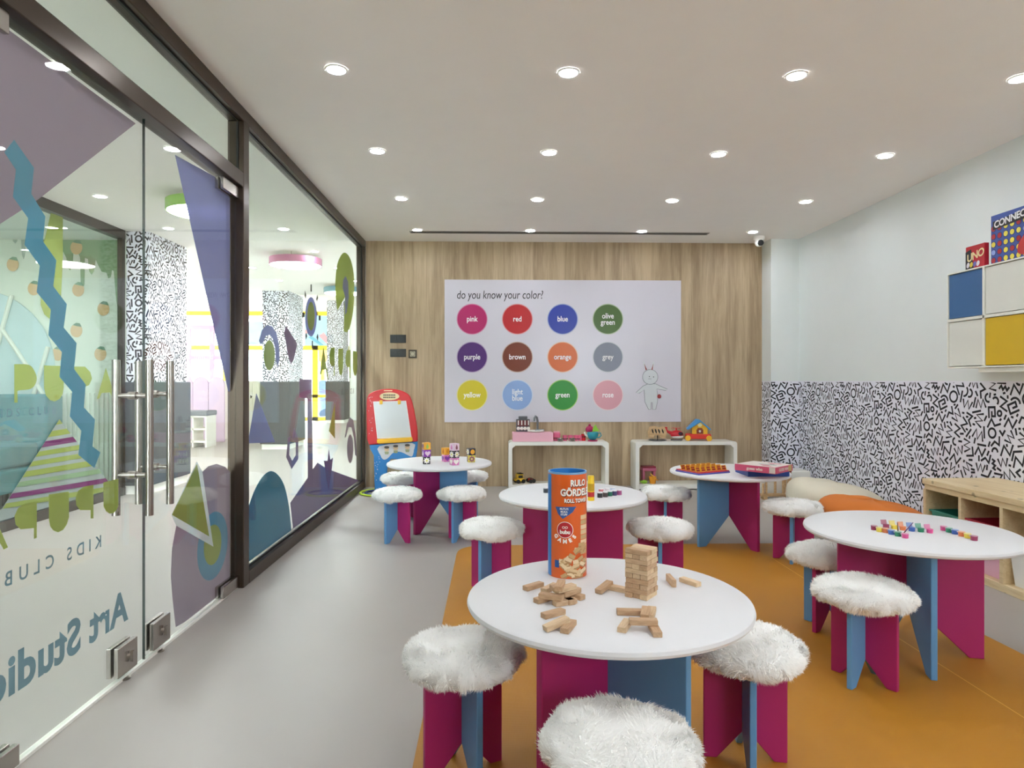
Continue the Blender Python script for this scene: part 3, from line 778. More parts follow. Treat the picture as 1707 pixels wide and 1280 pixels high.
# outdoor slide seen through the far door
sl = thing('play_slide', 'blue and orange playground slide outside the yellow door', 'slide', (0, 0, 0))
MB().tube([on_y((538, 640), 23), on_y((541, 668), 22.6), on_y((543, 690), 22.0)], .22, 10).build('slide_tube', mat('slide_blue', (70, 100, 150), .5), sl, smooth=True)
MB().ball(on_y((538, 592), 23), .26).build('slide_top', mat('slide_orange', (220, 150, 80), .5), sl, smooth=True)
b = MB(); p = on_y((538, 592), 23); b.cyl((p[0], p[1], 0), .08, p[2], 12).build('post', M_YELLOW, sl)
ground = MB().bounds((-60, -50, -.3), (50, 80, -.12)).build('ground', mat('paving', (206, 202, 192), .9)); struct(ground, 'pale paving outdoors')
# scalloped low partition, cubby bench, hooks panel
M_LILACP = mat('lilac_panel', (214, 190, 212), 0.6)
sp_ = thing('scallop_partition', 'lilac scalloped low partition beyond the first column', 'partition', (-5.9, 12.8, 0))
for k in range(5):
    w = .29
    pts = [(-w / 2, 0), (w / 2, 0)] + [(w / 2 * math.cos(t), 1.1 + .15 * math.sin(t)) for t in np.linspace(0, math.pi, 10)]
    MB().prism(pts, .05, lambda a, c, t: (a, t, c)).build('scallop_board', M_LILACP, sp_, (-.62 + k * .3, 0, 0))
cb = thing('cubby_bench', 'white cubby bench with grey cushion before the lilac partition', 'bench', (-5.65, 11.9, 0))
b = MB()
for z in (.1, .32, .54): b.bounds((-.75, -.2, z - .015), (.6, .2, z + .015))
for k in range(7): b.bounds((-.76 + k * .225, -.2, .0), (-.735 + k * .225, .2, .55))
b.build('cubby_body', M_WHITE, cb); MB().bounds((-.78, -.22, .555), (.63, .22, .64)).build('seat_cushion', mat('grey_cushion', (128, 130, 136), .8), cb, bevel=.02)
hp = thing('hook_panel', 'cream tongue and groove panel with coat hooks behind the middle column', 'panel', (-4.9, 13.3, 0))
for k in range(9): MB().bounds((-.62 + k * .14, 0, 0), (-.485 + k * .14, .04, 1.17)).build('groove_board', mat('cream_board', (222, 220, 206), .6), hp)
for k in range(6): MB().tube([(-.5 + k * .19, 0, .86), (-.5 + k * .19, -.05, .83), (-.5 + k * .19, -.06, .88)], .01, 8).build('hook', M_GASKET, hp)
pw_ = thing('pink_window_frame', 'pink arched play window frame behind the lilac partition', 'frame', (-7.3, 16.6, 0))
M_PINKF = mat('pink_frame', (226, 160, 200), 0.5)
for xx in (-.9, -.28, .3, .9): MB().bounds((xx - .05, -.04, 0), (xx + .05, .04, 2.55)).build('post', M_PINKF, pw_)
for z in (1.1, 1.75, 2.5): MB().bounds((-.95, -.05, z - .05), (.95, .05, z + .05)).build('rail', M_PINKF, pw_)
# ================================================================== ceiling fittings
M_LENS = emit('downlight_lens', (243, 248, 255), LAMP_STRENGTH)
M_TRIM = mat('downlight_trim', (240, 238, 234), 0.5)
lens_me = MB().lathe([(0, 0.0), (.044, 0.0), (.044, .004), (0, .004)], 28).mesh('lens', M_LENS)
trim_me = MB().lathe([(.044, .003), (.046, -.003), (.054, -.004), (.056, .003), (.044, .003)], 28).mesh('trim_ring', M_TRIM, True)
ROWN = ['row farthest from the oak wall', 'second row counted from the oak wall', 'row']
GX, GY, GS = -.777, 3.274, 1.15
rown = {3: 'the row nearest the oak wall', 2: 'the second row from oak', 1: 'the third row from oak', 0: 'the foremost row in view'}
coln = ['nearest the glass', 'second from the glass', 'third from the glass', 'nearest the squiggle wall']
for r in range(-4, 4):
    for c in range(4):
        lab = ('recessed downlight %s in %s' % (coln[c], rown[r])) if r >= 0 else 'round recessed ceiling downlight above and behind the viewer'
        t = thing('downlight', lab, 'downlight', (GX + c * GS, GY + r * GS, ZC - .0045), group='recessed downlights')
        link('lens', lens_me, t); link('trim_ring', trim_me, t)
LOBBY_FILL = emit('lobby_fill_lens', (245, 250, 255), 20.0)  # lamps added to brighten the lobby, at mirrored spots of the room grid
lobby_me = MB().lathe([(0, 0.0), (.044, 0.0), (.044, .004), (0, .004)], 28).mesh('lens', LOBBY_FILL)
for r in range(-3, 7):
    for x, wh in ((2 * XG - GX, 'beside the glass doors'), (2 * XG - GX - GS, 'along the opposite shop front')):
        y = GY + r * GS
        if min(abs(y - q) for q in (5.62, 8.13, 10.7)) < .2 and x > -2.5: continue
        t = thing('downlight', 'added recessed downlight in the lobby ceiling %s' % wh, 'downlight', (x, y, ZC - .0045), group='added downlights of the lobby ' + wh)
        link('lens', lobby_me, t); link('trim_ring', trim_me, t)
SHOP_FILL = emit('shop_fill_lens', (250, 251, 255), 70.0)  # lamps added to brighten the room across the lobby
shop_me = MB().lathe([(0, 0.0), (.044, 0.0), (.044, .004), (0, .004)], 28).mesh('lens', SHOP_FILL)
for y in (2.6, 3.8, 5.0, 6.2):
    for x in (-6.4, -5.0):
        t = thing('downlight', 'added recessed downlight in the room across the lobby', 'downlight', (x, y, ZC - .0045), group='added downlights across the lobby')
        link('lens', shop_me, t); link('trim_ring', trim_me, t)
sv = thing('slot_vent', 'long thin linear air vent in the ceiling before the oak wall', 'vent', (0, 0, 0))
pa, pb = at_z(683, 386, ZC), at_z(1180, 390, ZC)
yv = (pa.y + pb.y) / 2
b = MB().bounds((pa.x, yv - .05, ZC - .004), (pb.x, yv - .035, ZC)).bounds((pa.x, yv + .035, ZC - .004), (pb.x, yv + .05, ZC)).bounds((pa.x, yv - .035, ZC - .004), (pa.x + .015, yv + .035, ZC)).bounds((pb.x - .015, yv - .035, ZC - .004), (pb.x, yv + .035, ZC))
b.build('vent_frame', mat('vent_grey', (150, 148, 142), .5), sv)
MB().bounds((pa.x, yv - .035, ZC - .0015), (pb.x, yv + .035, ZC)).build('vent_slot', mat('vent_dark', (78, 76, 72), .7), sv)
cm = thing('security_camera', 'white dome security camera in the corner above the oak wall', 'camera', (at_y(1265, 400, 6.95).x, 6.95, ZC))
MB().lathe([(0, 0), (.06, 0), (.06, -.03), (.05, -.04), (0, -.04)], 28).build('mount', M_TRIM, cm, smooth=True)
MB().ball((0, -.01, -.062), .048).build('dome', M_TRIM, cm, smooth=True)
MB().lathe([(0, -.012), (.03, -.008), (.032, 0), (.03, .012)], 24, (0, -.05, -.075), 'Y').build('lens', M_GASKET, cm, smooth=True)

# ================================================================== back wall: poster, switches
YS = YB - .002
def wp(u, v, Y=YS): p = at_y(u, v, Y); return (p.x, p.z)
po = thing('colour_poster', 'large white poster of twelve named colour circles on the oak wall', 'poster')
(px0, pz1), (px1, pz0) = wp(741, 466), wp(1135, 703)
MB().bounds((px0, YS - .006, pz0), (px1, YS, pz1)).build('board', mat('poster_white', (212, 208, 219), 0.25, noise=.01), po)
M_PT = mat('poster_text_white', (244, 242, 244), .5, noise=0); M_PK = mat('poster_text_black', (44, 42, 46), .5, noise=0)
k_ = (px1 - px0) / 394.0
YT = YS - .0065
def ptext(parent, body, u, v, hpx, m, y, bold=0.0, sx=1.0, shear=0, align='CENTER', spacing=1.0):
    x0, z0 = wp(u, v)
    return text_obj('lettering', body, lambda a, c: (x0 + a, y, z0 + c), m, parent, hpx * k_ / .72, bold * hpx * k_, align, spacing, shear, sx)
def adv(w): return max(v[0] for v in text_data(w, 1.0, 0, 'LEFT')[0])
pre = ''
for wd in 'do you know your color?'.split():
    x0 = (adv(pre + '.') - adv('.')) * .72 * 14 / .72 if pre else 0.0
    ptext(po, wd, 761 + x0, 492, 14, M_PK, YT - .001, .002, .72, .12, 'LEFT')
    pre += wd + ' '
DISCS = [('pink', (182, 20, 100)), ('red', (186, 16, 28)), ('blue', (22, 52, 160)), ('olive\ngreen', (64, 98, 24)), ('purple', (76, 22, 112)), ('brown', (118, 50, 24)), ('orange', (210, 100, 36)), ('grey', (124, 128, 144)),
         ('yellow', (212, 196, 40)), ('light\nblue', (142, 172, 222)), ('green', (38, 140, 46)), ('rose', (218, 158, 170))]
for i, (nm, rgb) in enumerate(DISCS):
    u, v = 787 + 75.4 * (i % 4), 532 + 63.2 * (i // 4)
    x0, z0 = wp(u, v)
    pale = tuple(int(c + (230 - c) * .62) for c in rgb)
    d = MB().cyl((x0, YT - .0008, z0), 24.2 * k_, .0008, 44, 'Y').build('colour_disc', mat('disc_' + nm.replace('\n', '_'), rgb, .3, noise=.01), po)
    d['label'] = nm.replace('\n', ' ') + ' circle'
    MB().lathe([(24.2 * k_, 0), (25.6 * k_, 0), (25.6 * k_, .0006), (24.2 * k_, .0006), (24.2 * k_, 0)], 44, (x0, YT - .0007, z0), 'Y').build('disc_rim', mat('rim_' + nm.replace('\n', '_'), pale, .3, noise=.01), d)
    for li, wd in enumerate(nm.split('\n')):
        ptext(d, wd, u, v if '\n' not in nm else v - 5 + 10.5 * li, 9.0, M_PT, YT - .0018, .022, .84)
M_RAB = mat('rabbit_grey', (206, 210, 214), .5, noise=0); M_RABL = mat('rabbit_line', (116, 124, 130), .5, noise=0); M_RABR = mat('rabbit_red', (150, 48, 50), .5, noise=0)
rb = empty('rabbit_print', parent=po)
def flat(pts, m, n, lift, parent=rb): return MB().prism([wp(u, v) for u, v in pts], .0003, lambda a, c, t: (a, YT - lift - t, c)).build(n, m, parent)
def outline_flat(pts, n, lift):
    cxm = sum(p[0] for p in pts) / len(pts); cym = sum(p[1] for p in pts) / len(pts)
    big = []
    for i, p in enumerate(pts):
        a, c = pts[i - 1], pts[(i + 1) % len(pts)]; d = (c[0] - a[0], c[1] - a[1]); l = math.hypot(*d) or 1
        big.append((p[0] + d[1] / l * .75, p[1] - d[0] / l * .75))
    flat(big, M_RABL, n + '_line', lift); flat(pts, M_RAB, n, lift + .0006)
def z100(pts): return [(1040 + x * 100 / 1067, 580 + y * 120 / 1280) for x, y in pts]
outline_flat(z100([(430, 640), (560, 640), (640, 680), (770, 735), (740, 750), (580, 725), (595, 850), (590, 960), (560, 1090), (510, 1090), (505, 965), (480, 965), (475, 1090), (440, 1090), (375, 960), (360, 740), (270, 800), (215, 795), (340, 680)]), 'rabbit_body', .0004)
outline_flat([(x, y) for x, y in z100(ellipse(465, 515, 132, 128, 28))], 'rabbit_head', .0016)
flat(z100([(340, 230), (360, 250), (412, 385), (380, 400), (345, 280)]), M_RAB, 'rabbit_ear', .0026); flat(z100([(525, 230), (545, 260), (530, 330), (505, 395), (478, 390), (505, 270)]), M_RAB, 'rabbit_ear', .0026)
flat(z100([(355, 270), (408, 385), (385, 395)]), M_RABR, 'rabbit_ear_stripe', .0031); flat(z100([(522, 270), (505, 392), (483, 388)]), M_RABR, 'rabbit_ear_stripe', .0031)
flat(z100(ellipse(625, 860, 36, 38, 18)), M_RABR, 'rabbit_tail', .0026)
for c, r in (((450, 508), 9), ((525, 514), 9)): flat(z100(ellipse(c[0], c[1], r, r, 10)), M_PK, 'rabbit_face', .0028)
flat(z100([(430, 545), (485, 545), (485, 551), (430, 551)]), M_RABL, 'rabbit_mouth', .0028)
M_BLK = mat('switch_black', (26, 26, 26), .35)
for lab, (a, c, d, e) in (('black double light switch plate, upper of two on the oak wall', (650.5, 558, 677, 571.5)), ('black double light switch plate, lower of two on the oak wall', (650.5, 581.5, 677, 595))):
    t = thing('light_switch', lab, 'switch', group='black switch plates')
    (a0, c1), (a1, c0) = wp(a, c), wp(d, e)
    MB().bounds((a0, YS - .008, c0), (a1, YS, c1)).build('plate', M_BLK, t, bevel=.002)
    for q in range(2):
        w = (a1 - a0) / 2
        MB().bounds((a0 + q * w + .012, YS - .012, c0 + .014), (a0 + (q + 1) * w - .012, YS - .007, c1 - .014)).build('rocker', M_BLK, t, bevel=.001)
t = thing('wall_socket', 'small square brown framed wall socket beside the switches', 'socket')
(a0, c1), (a1, c0) = wp(681, 583), wp(695, 597)
MB().bounds((a0, YS - .007, c0), (a1, YS, c1)).build('plate', mat('socket_brown', (60, 48, 26), .4), t, bevel=.002)
MB().bounds((a0 + .018, YS - .01, c0 + .018), (a1 - .018, YS - .006, c1 - .018)).build('insert', mat('socket_cream', (206, 200, 176), .4), t)
MB().lathe([(.02, 0), (.025, 0), (.025, .003), (.02, .003), (.02, 0)], 20, ((a0 + a1) / 2, YS - .0125, (c0 + c1) / 2), 'Y').build('socket_ring', mat('socket_taupe', (120, 114, 96), .5), t)  # ring in a darker tone than the cream insert

# ================================================================== mat, tables, stools
MZ = .008
mat_px = [(1150, 908), (1336, 907), (1706, 1094)]
A = at_z(1706, 1094, 0); Bq = at_z(1643, 1062, 0); dr = (Bq - A).normalized()
C1 = at_z(1200, 908, 0); L1 = at_z(757, 945, 0); L2 = at_z(690, 1272, 0); dl = (L1 - L2).normalized()
ytop = C1.y
cr = A + dr * ((ytop - A.y) / dr.y); cl = L2 + dl * ((ytop - L2.y) / dl.y)
bl = L2 - dl * ((L2.y - .3) / dl.y); br = A - dr * ((A.y - .3) / dr.y)
rc = .22
corner_l = [tuple((cl + (bl - cl).normalized() * rc * (1 - t) ** 2 + Vector((1, 0, 0)) * rc * t ** 2)[:2]) for t in np.linspace(0, 1, 7)]
corner_r = [tuple((cr + (br - cr).normalized() * rc * t ** 2 - Vector((1, 0, 0)) * rc * (1 - t) ** 2)[:2]) for t in np.linspace(0, 1, 7)]
mt = tag(MB().prism([(bl.x, bl.y), *corner_l, *corner_r, (br.x, br.y)], MZ, lambda a, c, t: (a, c, t + .0005)).build('floor_mat', mat_mesh_floor('mat_ochre', (184, 126, 30))), 'large ochre yellow foam mat under the front tables', 'mat')
s0, s1 = at_z(1299, 938, MZ), at_z(1706, 1196, MZ)
ds = (s1 - s0).normalized(); s0 = s0 - ds * .12; s1 = s1 + ds * 1.2; ns = Vector((-ds.y, ds.x, 0)) * .0022
MB().add([s0 - ns + Vector((0, 0, .0012)), s0 + ns + Vector((0, 0, .0012)), s1 + ns + Vector((0, 0, .0012)), s1 - ns + Vector((0, 0, .0012))], [(0, 1, 2, 3)]).build('seam', mat('mat_seam', (226, 176, 92), .6), mt)

M_PINK = mat('magenta_board', (176, 36, 106), 0.42, noise=.03); M_BLUE = mat('blue_board', (100, 156, 206), 0.42, noise=.03)
M_TOP = mat('white_laminate', (222, 222, 225), 0.42, spec=0.25, noise=.008)
def panel(hw, h, foot, apex, th, m, nm):
    pts = [(-hw, 0), (-hw + foot, 0), (0, apex), (hw - foot, 0), (hw, 0), (hw, h), (-hw, h)]
    return MB().prism(pts, th, lambda a, c, t: (a, t - th / 2, c)).mesh(nm, m)
TH, TR = .525, .414
tp = panel(.28, TH - .025, .055, .215, .024, M_PINK, 'leg_panel'); tb = panel(.28, TH - .025, .055, .215, .024, M_BLUE, 'leg_panel')
top_me = MB().lathe([(0, TH - .025), (TR - .012, TH - .025), (TR - .003, TH - .02), (TR, TH - .0125), (TR - .003, TH - .004), (TR - .01, TH), (0, TH)], 96).mesh('table_top', M_TOP, True)
TABLES = [('front', .336, 1.94, -140, 'round white kids table holding the wooden block tower and orange tube'),
          ('mid', .443, 3.69, -10, 'round white kids table behind the orange tube with a yellow glue bottle on it'),
          ('backleft', -.428, 5.23, -128, 'round white kids table with stacked printed cubes beside the red easel'),
          ('backright', 1.685, 4.67, -67, 'round white kids table with the flip face game and game boxes'),
          ('right', 1.772, 2.765, -15, 'round white kids table with small paint pots near the pine shelf')]
TZ = {}
def zf(x, y):   # floor or mat under a foot
    on = (y < ytop) and x > cl.x + (y - cl.y) / dl.y * dl.x and x < cr.x + (y - cr.y) / dr.y * dr.x
    return MZ + .0005 if on else 0.0
for key, x, y, a, lab in TABLES:
    z = zf(x, y)
    t = thing('kids_table', lab, 'table', (x, y, z), 0, 'round kids tables')
    o = link('leg_panel', tp, t, (0, 0, 0), math.radians(a), .0035); o['label'] = 'magenta leg panel'
    o = link('leg_panel', tb, t, (0, 0, 0), math.radians(a + 90), .0035); o['label'] = 'blue leg panel'
    link('table_top', top_me, t)
    TZ[key] = TH + z

# stools with shaggy round cushions
ST = .30
sp = panel(.123, ST, .038, .095, .02, M_PINK, 'leg_panel'); sb = panel(.123, ST, .038, .095, .02, M_BLUE, 'leg_panel')
M_FUR = fur_mat()
def cushion(seed):
    rng = np.random.default_rng(seed); R, h = .172, .084
    def surf(a, s):   # s in 0..1 from top centre over the rim to bottom centre
        th = s * math.pi
        r = R * abs(math.sin(th)) ** .62
        z = math.copysign(abs(math.cos(th)) ** .8, math.cos(th))
        z = z * h * (.56 if z > 0 else .44)
        lump = .0045 * math.sin(3 * a + seed) * math.sin(th) ** 2 + .004 * math.sin(5 * a + 2.1 * seed) * math.sin(th) ** 2
        lz = .004 * math.sin(14 * r * math.cos(a) / R * .5 + seed) * math.cos(9 * r * math.sin(a) / R * .5 + seed)
        return np.array([(r + lump) * math.cos(a), (r + lump) * math.sin(a), z + lz * max(0, math.cos(th)) + h * .44])
    b = MB(); n, k = 48, 22
    for i in range(n):
        for j in range(k + 1): b.v.append(tuple(surf(2 * math.pi * i / n, j / k)))
    for i in range(n):
        i2 = (i + 1) % n
        for j in range(k): b.f.append((i * (k + 1) + j, i2 * (k + 1) + j, i2 * (k + 1) + j + 1, i * (k + 1) + j + 1))
    body = b.mesh('cushion', M_FUR, True)
    # tufts
    N = 26000
    a = rng.random(N) * 2 * np.pi
    q = rng.random(N)
    s = np.where(q < .62, np.sqrt(rng.random(N)) * .47, .40 + rng.random(N) * .34)
    v, f, vn = [], [], []
    cl_ = rng.normal(size=(90, 3)); cp = np.array([surf(x, y) for x, y in zip(rng.random(90) * 2 * np.pi, np.sqrt(rng.random(90)) * .7)])
    for i in range(N):
        p = surf(a[i], s[i]); e = 1e-3
        du = surf(a[i] + e, s[i]) - p; dv = surf(a[i], s[i] + e) - p
        nrm = np.cross(du, dv); l = np.linalg.norm(nrm)
        if l < 1e-12: continue
        nrm /= l
        c0 = np.array([0, 0, h * .4])
        if nrm @ (p - c0) < 0: nrm = -nrm
        g = cl_[np.argmin(((cp - p) ** 2).sum(1))]
        gt = g - nrm * (g @ nrm); gt = gt / (np.linalg.norm(gt) + 1e-6) + rng.normal(size=3) * .45
        d = nrm * rng.uniform(.16, .4) + gt * .75
        d -= nrm * min(0, d @ nrm - .15)
        d /= np.linalg.norm(d)
        L = rng.uniform(.012, .02) * (1.0 if s[i] < .55 else .8)
        side = np.cross(d, nrm + rng.normal(size=3) * .12); side /= np.linalg.norm(side) + 1e-9
        w = rng.uniform(.0009, .0016)
        mid = p + d * L * .55; tip = p + d * L + (g * .004) + np.array([0, 0, -.003])
        o = len(v); 
        v += [tuple(p - side * w), tuple(p + side * w), tuple(mid + side * w * .8), tuple(mid - side * w * .8), tuple(tip)]
        f += [(o, o + 1, o + 2, o + 3), (o + 3, o + 2, o + 4)]
    me = bpy.data.meshes.new('fur'); me.from_pydata(v, [], f); me.materials.append(M_FUR); me.update()
    return body, me
CUSH = [cushion(k) for k in (1, 2, 3)]
STOOLS = [(-.09, 1.965, 25, 'shaggy white stool with cushion tucked under the front table, beside the glass doors'),
          (.281, 1.475, 40, 'nearest shaggy white stool, cut off by the bottom of the picture'),
          (.77, 2.0, -10, 'shaggy white stool under the block tower table on the paint pot side'),
          (-.014, 3.66, 150, 'shaggy white stool at the edge of the ochre mat beside the glue bottle table'),
          (-.70, 4.826, -38, 'shaggy white stool before the cube table, nearer the glass partition'),
          (-.228, 4.844, -34, 'shaggy white stool before the cube table, farther from the glass partition'),
          (-.78, 5.62, 20, 'shaggy white stool behind the cube table, in front of the easel'),
          (-.235, 5.74, 50, 'shaggy white stool half hidden behind the blue leg of the cube table'),
          (1.263, 4.813, -15, 'shaggy white stool between the glue bottle table and the flip face game table'),
          (.925, 3.63, -15, 'shaggy white stool directly behind the wooden block tower'),
          (1.937, 4.208, 150, 'shaggy white stool in front of the orange beanbag'),
          (1.576, 3.054, -148, 'shaggy white stool half tucked under the paint pot table'),
          (1.431, 2.508, -53, 'shaggy white stool standing in front of the paint pot table on the mat')]
for i, (x, y, a, lab) in enumerate(STOOLS):
    z = zf(x, y)
    t = thing('fur_stool', lab, 'stool', (x, y, z), math.radians(a), 'shaggy stools')
    o = link('leg_panel', sp, t, bevel=.003); o['label'] = 'magenta leg panel'
    o = link('leg_panel', sb, t, (0, 0, 0), math.pi / 2, .003); o['label'] = 'blue leg panel'
    body, fur = CUSH[i % 3]
    c = link('cushion', body, t, (0, 0, ST - .002), i * 1.7)
    o = link('fur', fur, c); o['kind'] = 'stuff'
# ================================================================== wooden block game on the front table
ZT1 = TZ['front']
M_BLOCK = [wood_mat('block_wood_%d' % k, d, l, 'X', .12, 60, .6) for k, (d, l) in enumerate((((176, 140, 106), (214, 184, 150)), ((168, 130, 96), (206, 172, 136)), ((188, 154, 118), (224, 198, 164)), ((166, 130, 98), (206, 172, 136)), ((200, 166, 128), (232, 206, 170))))]
BL, BW, BH = .0705, .0229, .0139
BLK = [MB().box((0, 0, BH / 2), (BL, BW, BH)).mesh('wood_block', m) for m in M_BLOCK]
rng = random.Random(5)
def block(x, y, z, rz, label, group, roll=None, pitch=0.0, k=None, name='wood_block'):
    o = link(name, BLK[rng.randrange(5) if k is None else k], None, (x, y, z), 0, .0011, 1)
    o.rotation_euler = (roll or 0, pitch, rz)
    return tag(o, label, 'block', group)
# tower: ten layers of three
p_l, p_n, p_r = at_z(1041, 991, ZT1), at_z(1079, 1003, ZT1), at_z(1098, 995, ZT1)
ta = math.radians(-38)
tc = at_z(1070, 994, ZT1)
tc = Vector((tc.x, tc.y + .008, 0))
for lay in range(10):
    d = ta if lay % 2 else ta + math.pi / 2
    for q in (-1, 0, 1):
        if lay == 0 and q == 0: pass
        j = rng.gauss(0, .0012); jx = rng.gauss(0, .0018)
        off = Vector((-math.sin(d), math.cos(d), 0)) * (q * .0237 + j * .2) + Vector((math.cos(d), math.sin(d), 0)) * jx
        ln = ('bottom', 'second', 'third', 'fourth', 'fifth', 'sixth', 'seventh', 'eighth', 'ninth', 'top')[lay]
        lab = 'small wooden block in the neat tower, in its %s layer%s' % (ln, '' if lay in (0, 9) else ' from below')
        block(tc.x + off.x, tc.y + off.y, ZT1 + lay * .0142, d + rng.gauss(0, .012), lab, 'blocks of the tower')
def blk_px(a, b, z, label, group, lift=0.0, edge=False, pitch=0.0, k=None):
    """block whose long axis runs between two photo pixels at height z"""
    p, q = at_z(a[0], a[1], z), at_z(b[0], b[1], z)
    m = (p + q) / 2; d = q - p
    return block(m.x, m.y, ZT1 + lift, math.atan2(d.y, d.x), label, group, roll=math.pi / 2 if edge else 0, pitch=pitch, k=k)
zt = ZT1 + BH
blk_px((875, 977), (903, 969), zt, 'single wooden block lying apart beyond the messy heap', 'loose blocks')
G = 'messy heap of blocks'
for a, b_, lf, lab in (((899, 996), (918, 991), 0, 'dark ended wooden block sticking out of the messy heap toward the glass'),
                       ((925, 1002), (958, 996), 0, 'front wooden block at the foot of the messy heap'),
                       ((934, 990), (952, 999), 0, 'wooden block pointing at the viewer in the messy heap'),
                       ((945, 984), (968, 991), 0, 'wooden block at the tower side of the messy heap'),
                       ((908, 980), (925, 972), 0, 'wooden block at the back of the messy heap'),
                       ((903, 988), (935, 992), 1, 'wooden block lying across the front of the messy heap'),
                       ((940, 986), (962, 979), 1, 'wooden block in the second layer of the messy heap'),
                       ((925, 976), (935, 983), 1, 'short looking wooden block in the second layer of the messy heap'),
                       ((925, 981), (959, 972), 2, 'wooden block near the top of the messy heap'),
                       ((931, 978), (936, 966), 3, 'topmost wooden block of the messy heap')):
    blk_px(a, b_, zt + lf * BH, lab, G, lf * (BH + .0002))
o = blk_px((991, 981), (1023, 966), zt + .008, 'slanted wooden block leaning on another beside the tower', 'loose blocks', .0004, pitch=-.16); o.location.z = ZT1 + .0065
blk_px((1016, 974), (1040, 979), zt, 'wooden block propping the slanted one beside the tower', 'loose blocks')
blk_px((1116, 959), (1129, 973), zt, 'wooden block standing on its narrow edge behind the tower', 'loose blocks', edge=True).location.z = ZT1 + BW / 2
blk_px((1135, 961), (1166, 971), zt, 'wooden block lying nearest the table rim behind the tower', 'loose blocks')
G = 'trio of blocks'
blk_px((903, 1023), (941, 1013), zt, 'rear wooden block of the trio of blocks', G)
blk_px((940, 1048), (955, 1031), zt, 'supporting wooden block of the trio, pointing at the viewer', G)
o = blk_px((906, 1035), (950, 1026), zt + BH, 'wooden block leaning on the trio of blocks', G, pitch=-.2); o.location.z = ZT1 + .0075
G = 'small block bridge'
blk_px((1030, 1015), (1070, 1016), zt, 'long rear wooden block of the little block bridge', G)
blk_px((1083, 1024), (1087, 1010), zt, 'rear wooden block pointing away from the little bridge', G)
blk_px((1036, 1046), (1047, 1030), zt, 'wooden block under the glass side of the little bridge', G)
blk_px((1098, 1056), (1086, 1034), zt, 'wooden block under the shelf side of the little bridge', G)
blk_px((1049, 1031), (1096, 1032), zt + BH, 'wooden block that spans the little bridge', G, BH + .0002)
blk_px((1075, 1022), (1077, 1012), zt + BH, 'wooden block on top of the rear pieces of the bridge', G, BH + .0002)

# ------------------------------------------------ cardboard tube
RT, HT = .063, .338
pc = at_z(948, 965, ZT1)
tcx, tcy = at_z(948.5, 965, ZT1).x + .002, pc.y + RT
tu = thing('game_tube', 'tall orange cardboard game tube with blue inside on the front table', 'tube', (tcx, tcy, ZT1))
M_TOR = mat('tube_orange', (228, 100, 30), .3, coat=.2); M_TBL = mat('tube_blue', (52, 132, 206), .35); M_TBR = mat('tube_rim', (120, 176, 222), .35)
facing = math.atan2(-tcy, -tcx)
MB().lathe([(0, 0), (RT, 0), (RT, HT - .006), (RT - .003, HT - .006), (RT - .003, .004), (0, .004)], 64).build('sleeve', M_TOR, tu, smooth=True)
MB().lathe([(RT, HT - .006), (RT, HT), (RT - .004, HT), (RT - .004, HT - .006), (RT, HT - .006)], 64).build('rim', M_TBR, tu, smooth=True)
MB().lathe([(RT - .0035, HT - .001), (RT - .0035, .01), (0, .01)][::-1] + [(RT - .0045, HT - .001), (RT - .0045, .012), (0, .012)], 64).build('liner', M_TBL, tu, smooth=True)
def wrap(s, z, lift=.0006):   # s: metres to the viewer's right of the facing line
    a = facing + s / RT
    return ((RT + lift) * math.cos(a), (RT + lift) * math.sin(a), z)
def tube_poly(pts, m, n, lift, parent):
    """polygon in (s, z); cut into narrow upright slices so that it follows the curve"""
    b = MB(); xs = [p[0] for p in pts]; k = max(1, int((max(xs) - min(xs)) / .006))
    for i in range(k):
        x0 = min(xs) + (max(xs) - min(xs)) * i / k; x1 = min(xs) + (max(xs) - min(xs)) * (i + 1) / k
        c = clip_box(list(pts), x0, .002, x1, HT - .007)
        if len(c) >= 3: b.add([wrap(x, z, lift) for x, z in c], [tuple(range(len(c)))])
    return b.build(n, m, parent)
def tz(v): return HT * (963 - v) / (963 - 793)
def ts(u): return RT * math.asin(max(-.99, min(.99, (u - 948.5) / 32.5)))
def tt(body, u, v, hpx, m, lift, bold=.03, sx=.9, parent=tu):
    s0, z0 = ts(u), tz(v); size = HT * hpx / 170 / .72
    return text_obj('lettering', body, lambda a, c: wrap(s0 + a, z0 + c, lift), m, parent, size, bold * size, 'CENTER', 1.0, 0, sx)
M_TW = mat('tube_white', (248, 244, 236), .4, noise=0); M_TSH = mat('tube_brown', (120, 52, 24), .4); M_TNAVY = mat('tube_navy', (48, 92, 160), .4); M_TRED = mat('tube_red', (190, 36, 44), .4)
tube_poly([(ts(917), .0), (ts(922), 0), (ts(922), HT - .008), (ts(917), HT - .008)], M_TBL, 'blue_stripe', .0006, tu)
tube_poly([(-.105, .0), (-.075, 0), (-.075, HT - .008), (-.105, HT - .008)], M_TBL, 'blue_stripe', .0006, tu)
for body, u, v, hp in (('RULO', 967, 810, 10), ('GÖRDELE', 964, 825, 11), ('ROLL TOWER', 964, 838, 6)):
    tt(body, u + .8, v + 1.2, hp, M_TSH, .0010, .07, .8); tt(body, u, v, hp, M_TW, .0016, .04, .8)
sh = tube_poly([(ts(929), tz(848)), (ts(963), tz(847)), (ts(957), tz(856)), (ts(941), tz(867)), (ts(933), tz(859))], M_TNAVY, 'blue_badge', .001, tu)
for body, v in (("MUTU'S", 851), ('MUKA', 855.5), ('STUFF', 860)): tt(body, 943, v, 3.2, M_TW, .0017, .03, .9, sh)
cd = tube_poly([(ts(944.5) + x, tz(884.5) + z) for x, z in ellipse(0, 0, .0265, .0265, 28)], M_TW, 'round_badge_edge', .001, tu)
